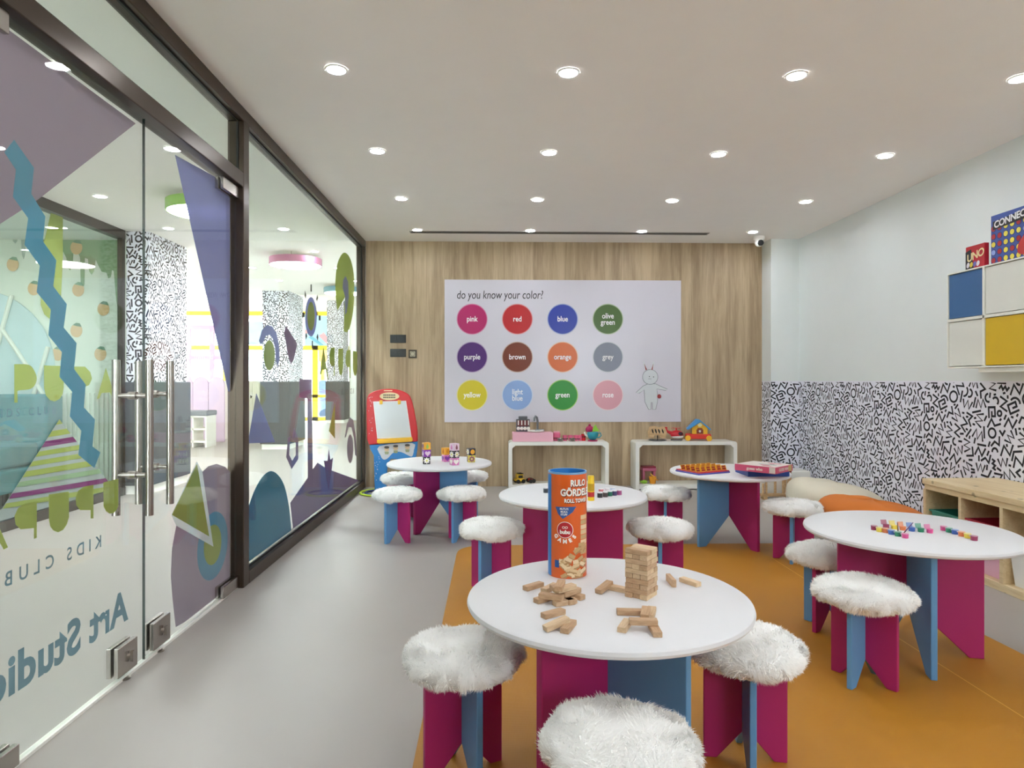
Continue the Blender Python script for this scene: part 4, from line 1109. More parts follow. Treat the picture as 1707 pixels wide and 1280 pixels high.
tube_poly([(ts(944.5) + x, tz(884.5) + z) for x, z in ellipse(0, 0, .0245, .0245, 28)], M_TRED, 'round_badge', .0014, cd)
tt('bubu', 944.5, 888, 6, M_TW, .002, .05, 1.0, cd)
b = MB()
for sx_ in (-.0045, .0045):
    o_ = [(ts(944.5) + sx_ + .0045 * math.cos(t), tz(880.5) + .004 * math.sin(t)) for t in np.linspace(0, 2 * math.pi, 17)]
    i_ = [(ts(944.5) + sx_ + .003 * math.cos(t), tz(880.5) + .0025 * math.sin(t)) for t in np.linspace(0, 2 * math.pi, 17)]
    b.add([wrap(x, z, .002) for x, z in o_ + i_], [(i, i + 1, i + 18, i + 17) for i in range(16)])
b.build('bow_mark', M_TW, cd)
for i, ch in enumerate('GAMES'):   # letters on an arc under the badge
    an = math.radians(-90 + (i - 2) * 27); r_ = .037
    cs, cz_ = ts(944.5) + r_ * math.cos(an), tz(884.5) + r_ * math.sin(an)
    rt = an + math.pi / 2; size = .017
    text_obj('lettering', ch, lambda a, c: wrap(cs + a * math.cos(rt) - c * math.sin(rt), cz_ + a * math.sin(rt) + c * math.cos(rt), .0016), M_TW, tu, size, .06 * size, 'CENTER')
M_PB = [mat('printed_block_%d' % k, c, .45) for k, c in enumerate(((226, 196, 150), (206, 168, 118), (238, 214, 176), (186, 144, 98)))]
rr_ = random.Random(3)
for i in range(40):
    u = rr_.uniform(940, 976); v = 958 - rr_.random() ** 1.3 * (24 + (u - 936) * 0.75)
    an = rr_.uniform(-.8, .8); L_, w_ = rr_.uniform(.018, .028), rr_.uniform(.009, .013); c_, s_ = math.cos(an), math.sin(an)
    q = [(ts(u) + x * c_ - y * s_, tz(v) + x * s_ + y * c_) for x, y in ((-L_ / 2, -w_ / 2), (L_ / 2, -w_ / 2), (L_ / 2, w_ / 2), (-L_ / 2, w_ / 2))]
    tube_poly(q, M_PB[i % 3], 'printed_block', .001 + .00006 * i, tu)
    q2 = [q[0], q[1], (q[1][0] + .0015, q[1][1] - .005), (q[0][0] + .0015, q[0][1] - .005)]
    tube_poly(q2, M_PB[3], 'printed_block_side', .00102 + .00006 * i, tu)
for i in range(8):   # printed tower at the viewer's right
    v = 862 + i * 8
    tube_poly([(ts(970), tz(v + 7)), (ts(979.5), tz(v + 7)), (ts(979.5), tz(v)), (ts(970), tz(v))], M_PB[i % 3], 'printed_block', .0009, tu)
tube_poly([(ts(928), tz(946)), (ts(935), tz(946)), (ts(935), tz(934)), (ts(928), tz(934))], M_TNAVY, 'age_mark', .001, tu)

# ================================================================== middle table: glue bottle, paint pots
ZT2 = TZ['mid']
p = at_z(986, 835, ZT2)
gb = thing('glue_bottle', 'tall yellow glue bottle with red band behind the orange tube', 'bottle', (p.x, p.y + .018, ZT2))
MB().lathe([(0, 0), (.018, 0), (.018, .1), (.0165, .104), (.0165, .128), (.015, .131), (0, .131)], 28).build('body', mat('glue_yellow', (244, 204, 36), .35), gb, smooth=True)
MB().lathe([(.0184, .02), (.0184, .046)], 28).build('label_band', mat('glue_red', (196, 44, 50), .4), gb, smooth=True)
MB().lathe([(.0184, .052), (.0184, .09)], 28).build('label_band', mat('glue_gold', (206, 164, 36), .4), gb, smooth=True)
M_CAP = mat('pot_cap', (236, 234, 236), .35)
def paint_pot(px, z, rgb, nm, label, r=.0145, h=.03, group='paint pots on the middle table'):
    p = at_z(px[0], px[1], z)
    t = thing('paint_pot', label, 'paint pot', (p.x, p.y, z), group=group)
    MB().lathe([(0, 0), (r, 0), (r, h * .8), (0, h * .8)], 20).build('pot', mat('paint_' + nm, rgb, .35), t, smooth=True)
    MB().lathe([(0, h * .8), (r * .95, h * .8), (r * .95, h), (0, h)], 20).build('cap', M_CAP, t, smooth=True)
for px, rgb, nm in (((1000, 829), (52, 50, 54), 'black'), ((1009, 828), (94, 82, 80), 'umber'), ((1016.5, 826.5), (30, 108, 84), 'dark_green'), ((1024, 825.5), (70, 66, 110), 'navy'), ((1032, 824.5), (168, 80, 132), 'mauve')):
    paint_pot(px, ZT2, rgb, nm, 'small %s paint pot in the row behind the orange tube' % nm.replace('_', ' '))
for px, rgb, nm in (((1002, 820), (214, 120, 130), 'salmon'), ((1012, 819), (226, 216, 220), 'white'), ((1021, 818), (196, 206, 226), 'pale_blue')):
    paint_pot(px, ZT2, rgb, nm, 'small %s paint pot in the second row behind the orange tube' % nm.replace('_', ' '), h=.02)
paint_pot((910, 821), ZT2, (58, 66, 76), 'slate', 'small slate paint pot on the glass side of the orange tube')

# ================================================================== back left table: printed cubes
ZT3 = TZ['backleft']
M_STAR_ = MATS
def motif(kind, m, parent, face, sz):
    """flat print on a cube face: face = angle of the face normal"""
    if kind == 'flower': pts = [((.4 + .1 * (-1) ** i) * sz * math.cos(i * math.pi / 8), (.4 + .1 * (-1) ** i) * sz * math.sin(i * math.pi / 8)) for i in range(16)]
    elif kind == 'heart': pts = [(x * sz * .026, y * sz * .026) for x, y in [(16 * math.sin(t) ** 3, 13 * math.cos(t) - 5 * math.cos(2 * t) - 2 * math.cos(3 * t) - math.cos(4 * t)) for t in np.linspace(0, 2 * math.pi, 22)[:-1]]]
    elif kind == 'drop': pts = [(0, .4 * sz), (.2 * sz, -.05 * sz), (.12 * sz, -.32 * sz), (-.12 * sz, -.32 * sz), (-.2 * sz, -.05 * sz)]
    else: pts = ellipse(0, 0, .34 * sz, .34 * sz, 18)
    c, s = math.cos(face), math.sin(face)
    d = sz / 2 + .0005
    return MB().prism(pts, .0006, lambda a, z, t: (c * (d + t) - s * a, s * (d + t) + c * a, z + sz / 2)).build('motif', m, parent)
CS = .055
def cm_(rgb): return mat('cube_%d_%d_%d' % rgb, rgb, .4, noise=.01)
cube_me = {}
def cube(p, lvl, rgb, rz, mot, label, grp):
    if rgb not in cube_me: cube_me[rgb] = MB().box((0, 0, CS / 2), (CS, CS, CS)).mesh('body', cm_(rgb))
    t = thing('printed_cube', label, 'cube', (p[0], p[1], ZT3 + lvl * (CS + .0002)), rz, grp)
    link('body', cube_me[rgb], t, bevel=.004)
    for (kind, c), fa in zip(mot, (-math.pi / 2, math.pi, 0)):
        m_ = motif(kind, cm_(c), t, fa, CS)
        if kind == 'flower': MB().prism(ellipse(0, 0, CS * .14, CS * .14, 12), .0006, lambda a, z, q, f=fa: (math.cos(f) * (CS / 2 + .0014 + q) - math.sin(f) * a, math.sin(f) * (CS / 2 + .0014 + q) + math.cos(f) * a, z + CS / 2)).build('motif_centre', cm_((228, 220, 120)), m_)
WHT, BLK_, ORG, PUR, PNK, LIL, YEL, GRN, MAU = (246, 240, 232), (50, 46, 56), (238, 174, 60), (140, 62, 170), (222, 130, 190), (232, 206, 226), (226, 210, 90), (150, 190, 90), (150, 88, 110)
CUBES = [((710, 774), [(BLK_, [('flower', WHT), ('flower', WHT), ('disc', (224, 150, 110))], 'black cube with white flower at the foot of the first cube stack'), (PUR, [('heart', LIL), ('drop', WHT), ('disc', LIL)], 'purple cube in the middle of the first cube stack'), (ORG, [('drop', GRN), ('heart', MAU), ('disc', (214, 130, 50))], 'orange cube on top of the first cube stack')]),
         ((743, 770), [(PNK, [('heart', PUR), ('heart', PUR), ('heart', PUR)], 'pink cube with purple heart under the short orange stack'), (ORG, [('disc', (214, 140, 30)), ('drop', (206, 120, 40)), ('disc', (214, 140, 30))], 'orange cube on the short pink stack')]),
         ((757, 776), [(PNK, [('heart', WHT), ('heart', WHT), ('heart', (190, 70, 150))], 'pink cube with white heart at the foot of the tallest middle stack'), (BLK_, [('flower', WHT), ('flower', WHT), ('flower', WHT)], 'black cube with white flower in the tallest middle stack'), (LIL, [('drop', MAU), ('drop', PNK), ('drop', MAU)], 'pale lilac cube on top of the tallest middle stack')]),
         ((785, 771), [(YEL, [('flower', MAU), ('flower', MAU), ('drop', GRN)], 'yellow cube with mauve flower under the stack farthest from the easel'), (BLK_, [('disc', ORG), ('flower', WHT), ('disc', ORG)], 'black cube with orange ring on the stack farthest from the easel')])]
for si, (px, lst) in enumerate(CUBES):
    p = at_z(px[0], px[1], ZT3)
    for l, (rgb, mot, lab) in enumerate(lst):
        cube((p.x, p.y + .035), l, rgb, math.radians((20, 35, 40, 22)[si] + (-8, 6, 3)[l]), mot, lab, 'printed cubes')

# ================================================================== back right table: flip face game and boxes
ZT4 = TZ['backright']
c_l, c_f, c_r = at_z(1131.5, 783, ZT4), at_z(1165, 792.5, ZT4), at_z(1217, 788, ZT4)
ex = (c_r - c_f); lx = ex.length; ex.normalize(); ey = Vector((-ex.y, ex.x, 0)); ly = .235
fg = thing('flip_game', 'red and blue flip face guessing game with yellow frames', 'board game', (c_f.x, c_f.y, ZT4), math.atan2(ex.y, ex.x))
MB().bounds((0, 0, 0), (lx, ly, .011)).build('tray_base', mat('game_blue', (84, 84, 168), .4), fg, bevel=.003)
MB().bounds((.003, .003, .011), (lx - .003, ly - .003, .018)).build('tray_top', mat('game_red', (200, 40, 46), .4), fg, bevel=.002)
nx, ny = 6, 4
fw = lx / nx
fr = MB()
for lo, hi in (((-.5, 0), (-.40, 1)), ((.40, 0), (.5, 1)), ((-.5, 0), (.5, .1)), ((-.5, .9), (.5, 1)), ((-.5, .5), (.5, .58))):
    fr.bounds((lo[0] * fw * .86, -.0015, lo[1] * .034), (hi[0] * fw * .86, .0015, hi[1] * .034))
fr_me = fr.mesh('flip_frame', mat('game_yellow', (240, 182, 40), .4))
cd_me = MB().bounds((-.38 * fw * .86, -.0008, .003), (.38 * fw * .86, .0008, .031)).mesh('face_card', mat('game_card', (150, 26, 28), .5))
for i in range(nx):
    for j in range(ny):
        o = link('flip_frame', fr_me, fg, ((i + .5) * fw, .03 + j * (ly - .04) / ny, .018)); o.rotation_euler = (-.35, 0, 0)
        link('face_card', cd_me, o)
M_BXB = mat('box_blue', (32, 70, 150), .35); M_BXP = mat('box_pink', (206, 84, 118), .35); M_BXW = mat('box_cream', (222, 212, 206), .4); M_BXR = mat('box_red', (176, 44, 66), .35)
q0, q1 = at_z(1247, 794.5, ZT4), at_z(1317, 794.5, ZT4)
gb1 = tag(MB().bounds((0, 0, 0), ((q1 - q0).length, .235, .044)).build('game_box', M_BXB, None, (q0.x, q0.y, ZT4), 0, bevel=.002), 'dark blue game box under the pink game box', 'box', 'game boxes')
gb2 = thing('game_box', 'pink game box lying askew on the dark blue game box', 'box', (1.80, 4.345, ZT4 + .0445), math.radians(41), 'game boxes')
MB().bounds((-.125, -.14, 0), (.125, .14, .042)).build('box_lid', M_BXP, gb2, bevel=.002)
MB().bounds((-.121, -.136, .042), (.121, .136, .0425)).build('lid_print', M_BXW, gb2)
for k in range(5): MB().bounds((-.09 + k * .036, -.09 + .03 * (k % 2), .0425), (-.065 + k * .036, -.03 + .03 * (k % 3), .0429)).build('lid_motif', (M_BXR, M_BXP, mat('box_teal', (120, 170, 170), .4))[k % 3], gb2)
for body, x, rot, w in (('guess who', -.126, 'L', .2), ('GUESS WHO', -.141, 'F', .17)):
    fn = (lambda a, c: (-.1256, -a, .021 + c)) if rot == 'L' else (lambda a, c: (a, -.1406, .021 + c))
    text_obj('lettering', body, fn, M_BXW, gb2, .026, .001, 'CENTER', 1.0)
MB().bounds((.06, -.1409, .003), (.105, -.14, .04)).build('face_print', mat('box_tan', (206, 176, 110), .4), gb2)
MB().bounds((-.1255, -.14, .003), (-.125, -.10, .04)).build('face_print', M_BXW, gb2)

# ================================================================== right table: strips of paint pots, brushes
ZT5 = TZ['right']
pr, ph = .0125, .016
PC = {'plum': (156, 60, 96), 'yellow': (238, 214, 84), 'orange': (230, 132, 84), 'blue': (74, 110, 190), 'green': (52, 138, 104), 'pink': (214, 84, 144)}
STR = [('nearest the table edge', [(1457, 883), (1466, 886), (1476, 887.5), (1486, 890.5), (1497, 893.5), (1509, 896.5)], ['plum', 'yellow', 'orange', 'blue', 'green', 'pink'], 0),
       ('with raised lids behind the brushes', [(1477, 880), (1491, 881.5), (1505, 883.5), (1520, 885), (1535, 886.5), (1550, 888)], ['plum', 'yellow', 'orange', 'blue', 'green', 'pink'], 1),
       ('set apart toward the pine shelf', [(1573, 884), (1582, 887), (1592, 890), (1603, 893.5), (1613, 896.5), (1624, 900.5)], ['pink', 'green', 'blue', 'orange', 'yellow', 'plum'], 0)]
M_CLR = mat('clear_lid', (216, 210, 220), .25)
for where, pts, cols, raised in STR:
    q = [at_z(u, v, ZT5) for u, v in pts]
    t = thing('paint_strip', 'strip of six joined small paint pots %s' % where, 'paint pots', (q[0].x, q[0].y, ZT5), group='paint pot strips')
    for p, cn in zip(q, cols):
        pos = (p.x - q[0].x, p.y - q[0].y, 0)
        o = MB().lathe([(0, 0), (pr * .92, 0), (pr, ph), (0, ph)], 18).build('pot', mat('tempera_' + cn, PC[cn], .35), t, pos, smooth=True)
        if raised: MB().box((0, .018, ph + .006), (pr * 1.9, .003, pr * 1.6), rx=-.3).build('lid', mat('lid_' + cn, tuple(int(c * .75 + 55) for c in PC[cn]), .35), o)
        else: MB().lathe([(0, ph), (pr * 1.04, ph), (pr * 1.04, ph + .0025), (0, ph + .0025)], 18).build('lid', mat('lid_' + cn, tuple(int(c * .6 + 95) for c in PC[cn]), .3), o)
    b = MB()
    for p0, p1 in zip(q, q[1:]): b.tube([(p0.x - q[0].x, p0.y - q[0].y, ph * .8), (p1.x - q[0].x, p1.y - q[0].y, ph * .8)], .0025, 6)
    b.build('joining_bar', M_CLR, t)
for lab, a, h in (('thin brown paint brush resting upright on the pots', (1497, 886), (1496, 871)), ('slanted purple paint brush resting on the pots', (1506, 889), (1522, 871))):
    p = at_z(a[0], a[1], ZT5 + .017); d = ray(*h); y_ = p.y + .012; t_ = y_ / d[1]; q = Vector((d[0] * t_, y_, EYE + d[2] * t_))
    t = thing('paint_brush', lab, 'brush', tuple(p), group='paint brushes')
    v_ = q - p
    MB().tube([v_ * .2, v_], [.0024, .0016], 8).build('handle', mat('brush_purple' if 'purple' in lab else 'brush_brown', (92, 60, 120) if 'purple' in lab else (120, 74, 54), .4), t, smooth=True)
    MB().tube([v_ * .02, v_ * .2], [.001, .0026], 8).build('bristles', mat('bristle', (90, 60, 50), .8), t, smooth=True)
# ================================================================== white shelf units on the back wall
SYF, SH_, TKN = 7.0, .517, .038
UNITS = []
for lab, xa, xb in (('white open shelf unit with toy kitchen on top', at_y(848, 800, SYF).x, at_y(1015, 800, SYF).x), ('white open shelf unit with toy house on top', at_y(1051, 700, YB - .01).x, at_y(1229, 800, SYF).x)):
    y1 = YB - .008
    t = thing('shelf_unit', lab, 'shelf', ((xa + xb) / 2, SYF, 0), group='white shelf units')
    w = (xb - xa) / 2
    r = .028; n = 5
    outer = [(-w, 0), (w, 0)] + [(w - r + r * math.cos(a), SH_ - r + r * math.sin(a)) for a in np.linspace(0, math.pi / 2, n)] + [(-w + r - r * math.sin(a), SH_ - r + r * math.cos(a)) for a in np.linspace(0, math.pi / 2, n)]
    D = y1 - SYF
    # side, top and bottom boards with chamfered inner corners, one ring
    i_ = [(-w + TKN, .06), (w - TKN, .06), (w - TKN, SH_ - TKN - .03), (w - TKN - .035, SH_ - TKN), (-w + TKN + .035, SH_ - TKN), (-w + TKN, SH_ - TKN - .03)]
    segs = [('side_board', [(-w, 0), (-w + TKN, 0), i_[5], i_[4], (-w + TKN + .035, SH_)] + outer[2 + n:][::1]), ('side_board', [(w, 0)] + outer[2:2 + n] + [(w - TKN - .035, SH_), i_[3], i_[2], (w - TKN, 0)]),
            ('top_board', [i_[4], i_[3], (w - TKN - .035, SH_), (-w + TKN + .035, SH_)]), ('bottom_board', [(-w + TKN, .012), (w - TKN, .012), (w - TKN, .06), (-w + TKN, .06)])]
    for nm, pts in segs: MB().prism(pts, D, lambda a, c, q: (a, q, c)).build(nm, M_WHITE, t)
    UNITS.append((t, xa, xb))
def sx_(u, Y=7.12): return at_y(u, 700, Y).x
PX = 7.12 / 1098.15     # metres per photo pixel on the shelf tops
ZS = SH_ + .0005
def mm(name, rgb, r=.4): return mat(name, rgb, r)
# toy kitchen sink
ks = thing('toy_sink', 'pink toy kitchen sink with utensil rack and grey tap', 'toy', (sx_(887.5), 7.11, ZS))
w = 33.5 * PX
MB().bounds((-w, -.09, 0), (w, .09, 15 * PX)).build('body', mm('toy_pink', (236, 178, 194)), ks, bevel=.006)
rk = MB().bounds((-27 * PX, .05, 15 * PX), (-4 * PX, .065, 36 * PX)).bounds((-23 * PX, .05, 36 * PX), (-8 * PX, .065, 41 * PX)).build('utensil_rack', mm('toy_grey', (92, 94, 98)), ks, bevel=.006)
MB().bounds((-25 * PX, .046, 24 * PX), (-6 * PX, .05, 34 * PX)).build('rack_panel', mm('toy_maroon', (110, 40, 44)), rk)
for k in range(4):
    x = (-23.2 + k * 5.6) * PX
    o = MB().box((x, .04, 30 * PX), (.012, .008, .05)).build('utensil', mm('toy_white', (232, 228, 222)), ks)
    MB().lathe([(0, -.012), (.018, -.004), (.019, 0)], 14, (x, .036, 20.5 * PX), 'Y').build('utensil_bowl', mm('toy_white', (232, 228, 222)), o)
MB().lathe([(0, .012), (.05, .012), (.085, .02), (.09, .012), (.06, 0), (0, 0)], 24, (5 * PX, -.01, 15 * PX)).build('basin', mm('toy_white', (232, 228, 222)), ks, smooth=True)
MB().tube([(9 * PX, .045, 15 * PX), (9 * PX, .045, 33 * PX), (8 * PX, .04, 39 * PX), (5.5 * PX, .03, 41 * PX), (3.5 * PX, .02, 38 * PX), (3 * PX, .015, 33 * PX)], .012, 10).build('tap', mm('toy_tap', (112, 116, 120), .3), ks, smooth=True)
MB().bounds((5 * PX, .02, 15 * PX), (20 * PX, .07, 19 * PX)).build('tap_base', mm('toy_tapbase', (150, 156, 158), .4), ks, bevel=.008)
ts_ = thing('toy_toaster', 'small pink toy toaster beside the toy sink', 'toy', (sx_(928), 7.13, ZS))
MB().bounds((-6 * PX, -.04, 0), (6 * PX, .04, 14 * PX)).build('body', mm('toy_rose', (222, 104, 140)), ts_, bevel=.015, seg=3)
MB().bounds((-5 * PX, -.012, 14 * PX), (5 * PX, .012, 16 * PX)).build('toast', mm('toy_pink', (236, 178, 194)), ts_); MB().bounds((-6 * PX, -.042, 4 * PX), (6 * PX, -.04, 6 * PX)).build('band', mm('toy_maroon', (110, 40, 44)), ts_)
for u, lab in ((934, 'small steel toy pot with handle nearest the toy toaster'), (954, 'small steel toy pot with handle among the pink cups')):
    t = thing('toy_pot', lab, 'pot', (sx_(u, 7.04), 7.045, ZS), group='toy pots')
    MB().lathe([(0, 0), (.03, 0), (.034, .035), (.031, .035), (.028, .004), (0, .004)], 22).build('pot', M_STEEL, t, smooth=True)
    MB().box((.058, 0, .027), (.055, .01, .008)).build('handle', M_GASKET, t)
for u, lab in ((942, 'pink toy cup behind the first steel pot'), (951, 'pink toy cup beside the second steel pot'), (960, 'pink toy cup in the middle of the row'), (967, 'pink toy cup beside the red tumbler')):
    t = thing('toy_cup', lab, 'cup', (sx_(u), 7.13, ZS), group='pink toy cups')
    MB().lathe([(0, 0), (.02, 0), (.027, .06), (.024, .06), (.018, .004), (0, .004)], 18).build('cup', mm('toy_rose', (222, 104, 140)), t, smooth=True)
    MB().tube([(.024, 0, .05), (.04, 0, .045), (.04, 0, .02), (.022, 0, .015)], .004, 8).build('handle', mm('toy_rose', (222, 104, 140)), t, smooth=True)
t = thing('toy_tumbler', 'red toy tumbler beside the teal teapot', 'cup', (sx_(973), 7.13, ZS))
MB().lathe([(0, 0), (.022, 0), (.026, .072), (.023, .072), (.02, .004), (0, .004)], 20).build('body', mm('toy_red', (200, 30, 44)), t, smooth=True)
MB().lathe([(.0235, .03), (.0252, .05)], 20).build('band', mm('toy_maroon', (110, 40, 44)), t, smooth=True)
t = thing('toy_teapot', 'teal toy teapot with magenta saucer and green lid', 'teapot', (sx_(988, 7.07), 7.07, ZS))
MB().lathe([(0, 0), (.05, 0), (.055, .012), (.03, .016), (0, .016)], 24).build('saucer', mm('toy_magenta', (176, 24, 88)), t, smooth=True)
MB().lathe([(0, .016), (.03, .018), (.056, .05), (.062, .082), (.056, .1), (0, .1)], 26).build('body', mm('toy_teal', (44, 150, 168)), t, smooth=True)
MB().tube([(.055, 0, .085), (.085, 0, .088), (.092, 0, .06), (.07, 0, .04), (.045, 0, .04)], .007, 10).build('handle', mm('toy_teal', (44, 150, 168)), t, smooth=True)
MB().tube([(-.05, 0, .05), (-.08, 0, .07), (-.088, 0, .1)], [.014, .01, .008], 10).build('spout', mm('toy_white', (232, 228, 222)), t, smooth=True)
MB().ball((-.03, .02, .125), (.045, .03, .04)).ball((-.03, .02, .17), .014).build('fruit', mm('toy_magenta', (176, 24, 88)), t, smooth=True)
MB().prism([(-.02, .1), (.075, .11), (.05, .14), (.03, .18), (.01, .15)], .02, lambda a, c, q: (a, q, c)).build('lid', mm('toy_lime', (150, 206, 60)), t)
# unit 1, lower board
ZL = .0605
def vehicle(name, lab, u, y, L_, H_, rgb, mname, cat):
    t = thing(name, lab, cat, (sx_(u, y), y, ZL), math.radians(20))
    m = mm(mname, rgb)
    MB().bounds((-L_ / 2, -.04, .02), (L_ / 2, .04, H_ * .5)).build('chassis', m, t, bevel=.006)
    MB().bounds((-L_ * .38, -.037, H_ * .5), (L_ * .32, .037, H_)).build('cab', m, t, bevel=.01)
    MB().bounds((-L_ * .28, -.0385, H_ * .58), (L_ * .22, .0385, H_ * .86)).build('side_window', M_GASKET, t)
    MB().bounds((-L_ * .2, -.04, H_ * 1.0), (L_ * .3, .04, H_ * 1.06)).build('roof_rack', M_GASKET, t)
    for sx in (-.3, .3):
        for sy in (-1, 1): MB().cyl((sx * L_, sy * .036 - .007, .022), .022, .014, 16, 'Y').build('wheel', M_GASKET, t, smooth=True)
vehicle('toy_truck', 'yellow toy truck on the lower board of the kitchen shelf', 866, 7.14, .1, .1, (226, 186, 50), 'toy_yellow', 'toy')
vehicle('toy_car', 'small red toy car on the lower board of the kitchen shelf', 885, 7.16, .06, .045, (196, 40, 44), 'toy_red2', 'toy')
# unit 2 top
t = thing('wooden_animal_toy', 'wooden openwork animal toy on grey stand', 'toy', (sx_(1096), 7.12, ZS))
M_PLY = wood_mat('plywood', (176, 136, 92), (222, 190, 146), 'X', .2, 40, .6)
MB().lathe([(.085, 0), (.1, .006), (.085, .012), (.07, .006), (.085, 0)], 32).build('stand_ring', mm('toy_grey', (92, 94, 98)), t, smooth=True)
for dy in (-.03, .03):
    pts = [(-.09, .03), (-.05, .03), (-.04, .06), (.03, .06), (.04, .03), (.08, .03), (.095, .1), (.07, .15), (.02, .14), (-.03, .16), (-.08, .15), (-.1, .09)]
    o = MB().prism(pts, .008, lambda a, c, q: (a, dy + q, c)).build('side_panel', M_PLY, t)
    for cx_ in (-.06, -.025, .01, .05): MB().prism(ellipse(cx_, .105, .008, .026, 12, .3), .001, lambda a, c, q: (a, dy - .0012 + q, c)).build('cutout_print', M_GASKET, o)
MB().cyl((0, 0, .006), .006, .1, 10).build('stem', M_GASKET, t)
for z in (.02, .17): MB().bounds((-.1, -.05, z), (.1, -.047, z + .004)).build('wire_bar', M_STEEL, t)
t = thing('toy_helicopter', 'red toy helicopter with white belly between the wooden toy and toy house', 'toy', (sx_(1125), 7.1, ZS), math.radians(-15))
MB().ball((.015, 0, .07), (.07, .045, .045)).build('body', mm('toy_red', (200, 30, 44)), t, smooth=True)
MB().ball((.02, 0, .048), (.064, .042, .026)).build('belly', mm('toy_white', (232, 228, 222)), t, smooth=True)
MB().tube([(-.04, 0, .08), (-.085, 0, .1), (-.1, 0, .13)], [.022, .014, .009], 12).build('tail_boom', mm('toy_red', (200, 30, 44)), t, smooth=True)
MB().box((-.1, 0, .125), (.03, .006, .045)).build('tail_fin', mm('toy_red', (200, 30, 44)), t)
MB().ball((.05, -.02, .078), (.03, .03, .022)).build('cockpit', mm('toy_navy', (60, 30, 44), .2), t, smooth=True)
MB().cyl((.01, 0, .11), .008, .03, 12).build('rotor_hub', mm('toy_red', (200, 30, 44)), t)
for k in range(2): MB().box((.01, 0, .138), (.13, .012, .003), rz=.5 + k * math.pi / 2).build('rotor_blade', mm('toy_red', (200, 30, 44)), t)
for sy in (-.03, .03): MB().tube([(-.05, sy, .008), (.06, sy, .008), (.075, sy, .016)], .006, 8).build('skid', mm('toy_grey', (92, 94, 98)), t)
t = thing('toy_house_car', 'toy house on wheels with blue roof, yellow walls and red base', 'toy', (sx_(1163), 7.12, ZS), math.radians(-14))
MB().bounds((-.13, -.06, .02), (.14, .06, .075)).build('base', mm('toy_red3', (214, 52, 36)), t, bevel=.012)
MB().prism([(-.06, .075), (.1, .075), (.1, .14), (.02, .2), (-.06, .14)], .1, lambda a, c, q: (a, q - .05, c)).build('walls', mm('toy_gold', (240, 184, 44)), t)
for pts in ([(-.12, .13), (-.11, .115), (.03, .205), (.02, .228), (-.02, .235)], [(.02, .228), (.03, .205), (.125, .115), (.135, .13)]):
    MB().prism(pts, .15, lambda a, c, q: (a, q - .075, c)).build('roof', mm('toy_sky', (72, 152, 214)), t, bevel=.006)
for k in range(3): MB().box((-.07 + k * .03, -.05, .178 + k * .019), (.012, .04, .004), ry=-.58).build('roof_slot', M_GASKET, t)
MB().bounds((-.015, -.053, .078), (.055, -.05, .125)).bounds((-.005, -.053, .125), (.045, -.05, .14)).build('door', mm('toy_brown', (140, 60, 30)), t)
MB().lathe([(0, -.006), (.022, -.006), (.024, 0)], 18, (.02, -.052, .175), 'Y').build('round_window', mm('toy_cream', (244, 236, 170)), t, smooth=True)
MB().ball((.02, -.056, .105), (.012, .01, .014)).build('figure', mm('toy_white', (232, 228, 222)), t, smooth=True)
for x in (-.105, .115):
    for sy in (-1, 1): MB().cyl((x, sy * .07 - .012, .03), .03, .024, 20, 'Y').build('wheel', mm('toy_gold', (240, 184, 44)), t, smooth=True, bevel=.004)
# unit 2, lower board
t = thing('toy_stove', 'pink toy tray stand with maroon top in the toy house shelf', 'toy', (sx_(1081, 7.2), 7.2, ZL))
MB().bounds((-.08, -.06, .12), (.075, .06, .155)).build('tray', mm('toy_rosepale', (200, 110, 140)), t, bevel=.008)
MB().bounds((-.075, -.055, .155), (.07, .055, .172)).build('top', mm('toy_maroon2', (140, 34, 60)), t, bevel=.004)
for x in (-.06, .055): MB().bounds((x - .012, -.04, 0), (x + .012, .04, .12)).build('support', mm('toy_rosepale', (200, 110, 140)), t)
t = thing('toy_basket', 'orange yellow toy basket with slanting handle on the lower board', 'basket', (sx_(1088, 7.06), 7.06, ZL))
MB().lathe([(0, 0), (.03, 0), (.042, .075), (.038, .075), (.028, .004), (0, .004)], 20).build('basket', mm('toy_amber', (236, 160, 40)), t, smooth=True)
MB().tube([(-.03, -.03, .11), (.05, -.03, .035)], .006, 8).build('handle', mm('toy_amber2', (240, 178, 80)), t, smooth=True)
t = thing('toy_turtle', 'lime green toy turtle beside the orange toy basket', 'toy', (sx_(1074, 7.05), 7.055, ZL))
MB().ball((0, 0, .02), (.035, .025, .02)).build('shell', mm('toy_lime', (150, 206, 60)), t, smooth=True)
MB().ball((-.036, 0, .022), .011).build('head', mm('toy_lime', (150, 206, 60)), t, smooth=True)

# ================================================================== easel and hoops
EY = 6.86
ez = thing('kids_easel', 'red and blue plastic kids easel with whiteboard', 'easel', (at_y(655, 700, EY).x, EY, 0))
ex0 = ez.location.x
M_ER = mm('easel_red', (206, 34, 42), .35); M_EB = mm('easel_blue', (54, 136, 206), .35); M_EY = mm('easel_yellow', (244, 188, 40), .35)
def E_(pts): return [(p.x - ex0, p.z) for p in (at_y(600 + x * 120 / 768, 640 + y * 200 / 1280, EY) for x, y in pts)]
def eprism(pts, th, y0, m, n, bev=.0, parent=None): return MB().prism(E_(pts), th, lambda a, c, q: (a, y0 + q, c)).build(n, m, parent or ez, bevel=bev)
red = eprism(spline([(80, 590), (76, 400), (75, 220), (80, 150), (105, 105), (180, 68), (290, 52), (400, 60), (490, 92), (540, 140), (575, 260), (605, 420), (620, 540)], 3, False) + [(618, 612), (100, 648)], .05, -.025, M_ER, 'head_panel', .01)
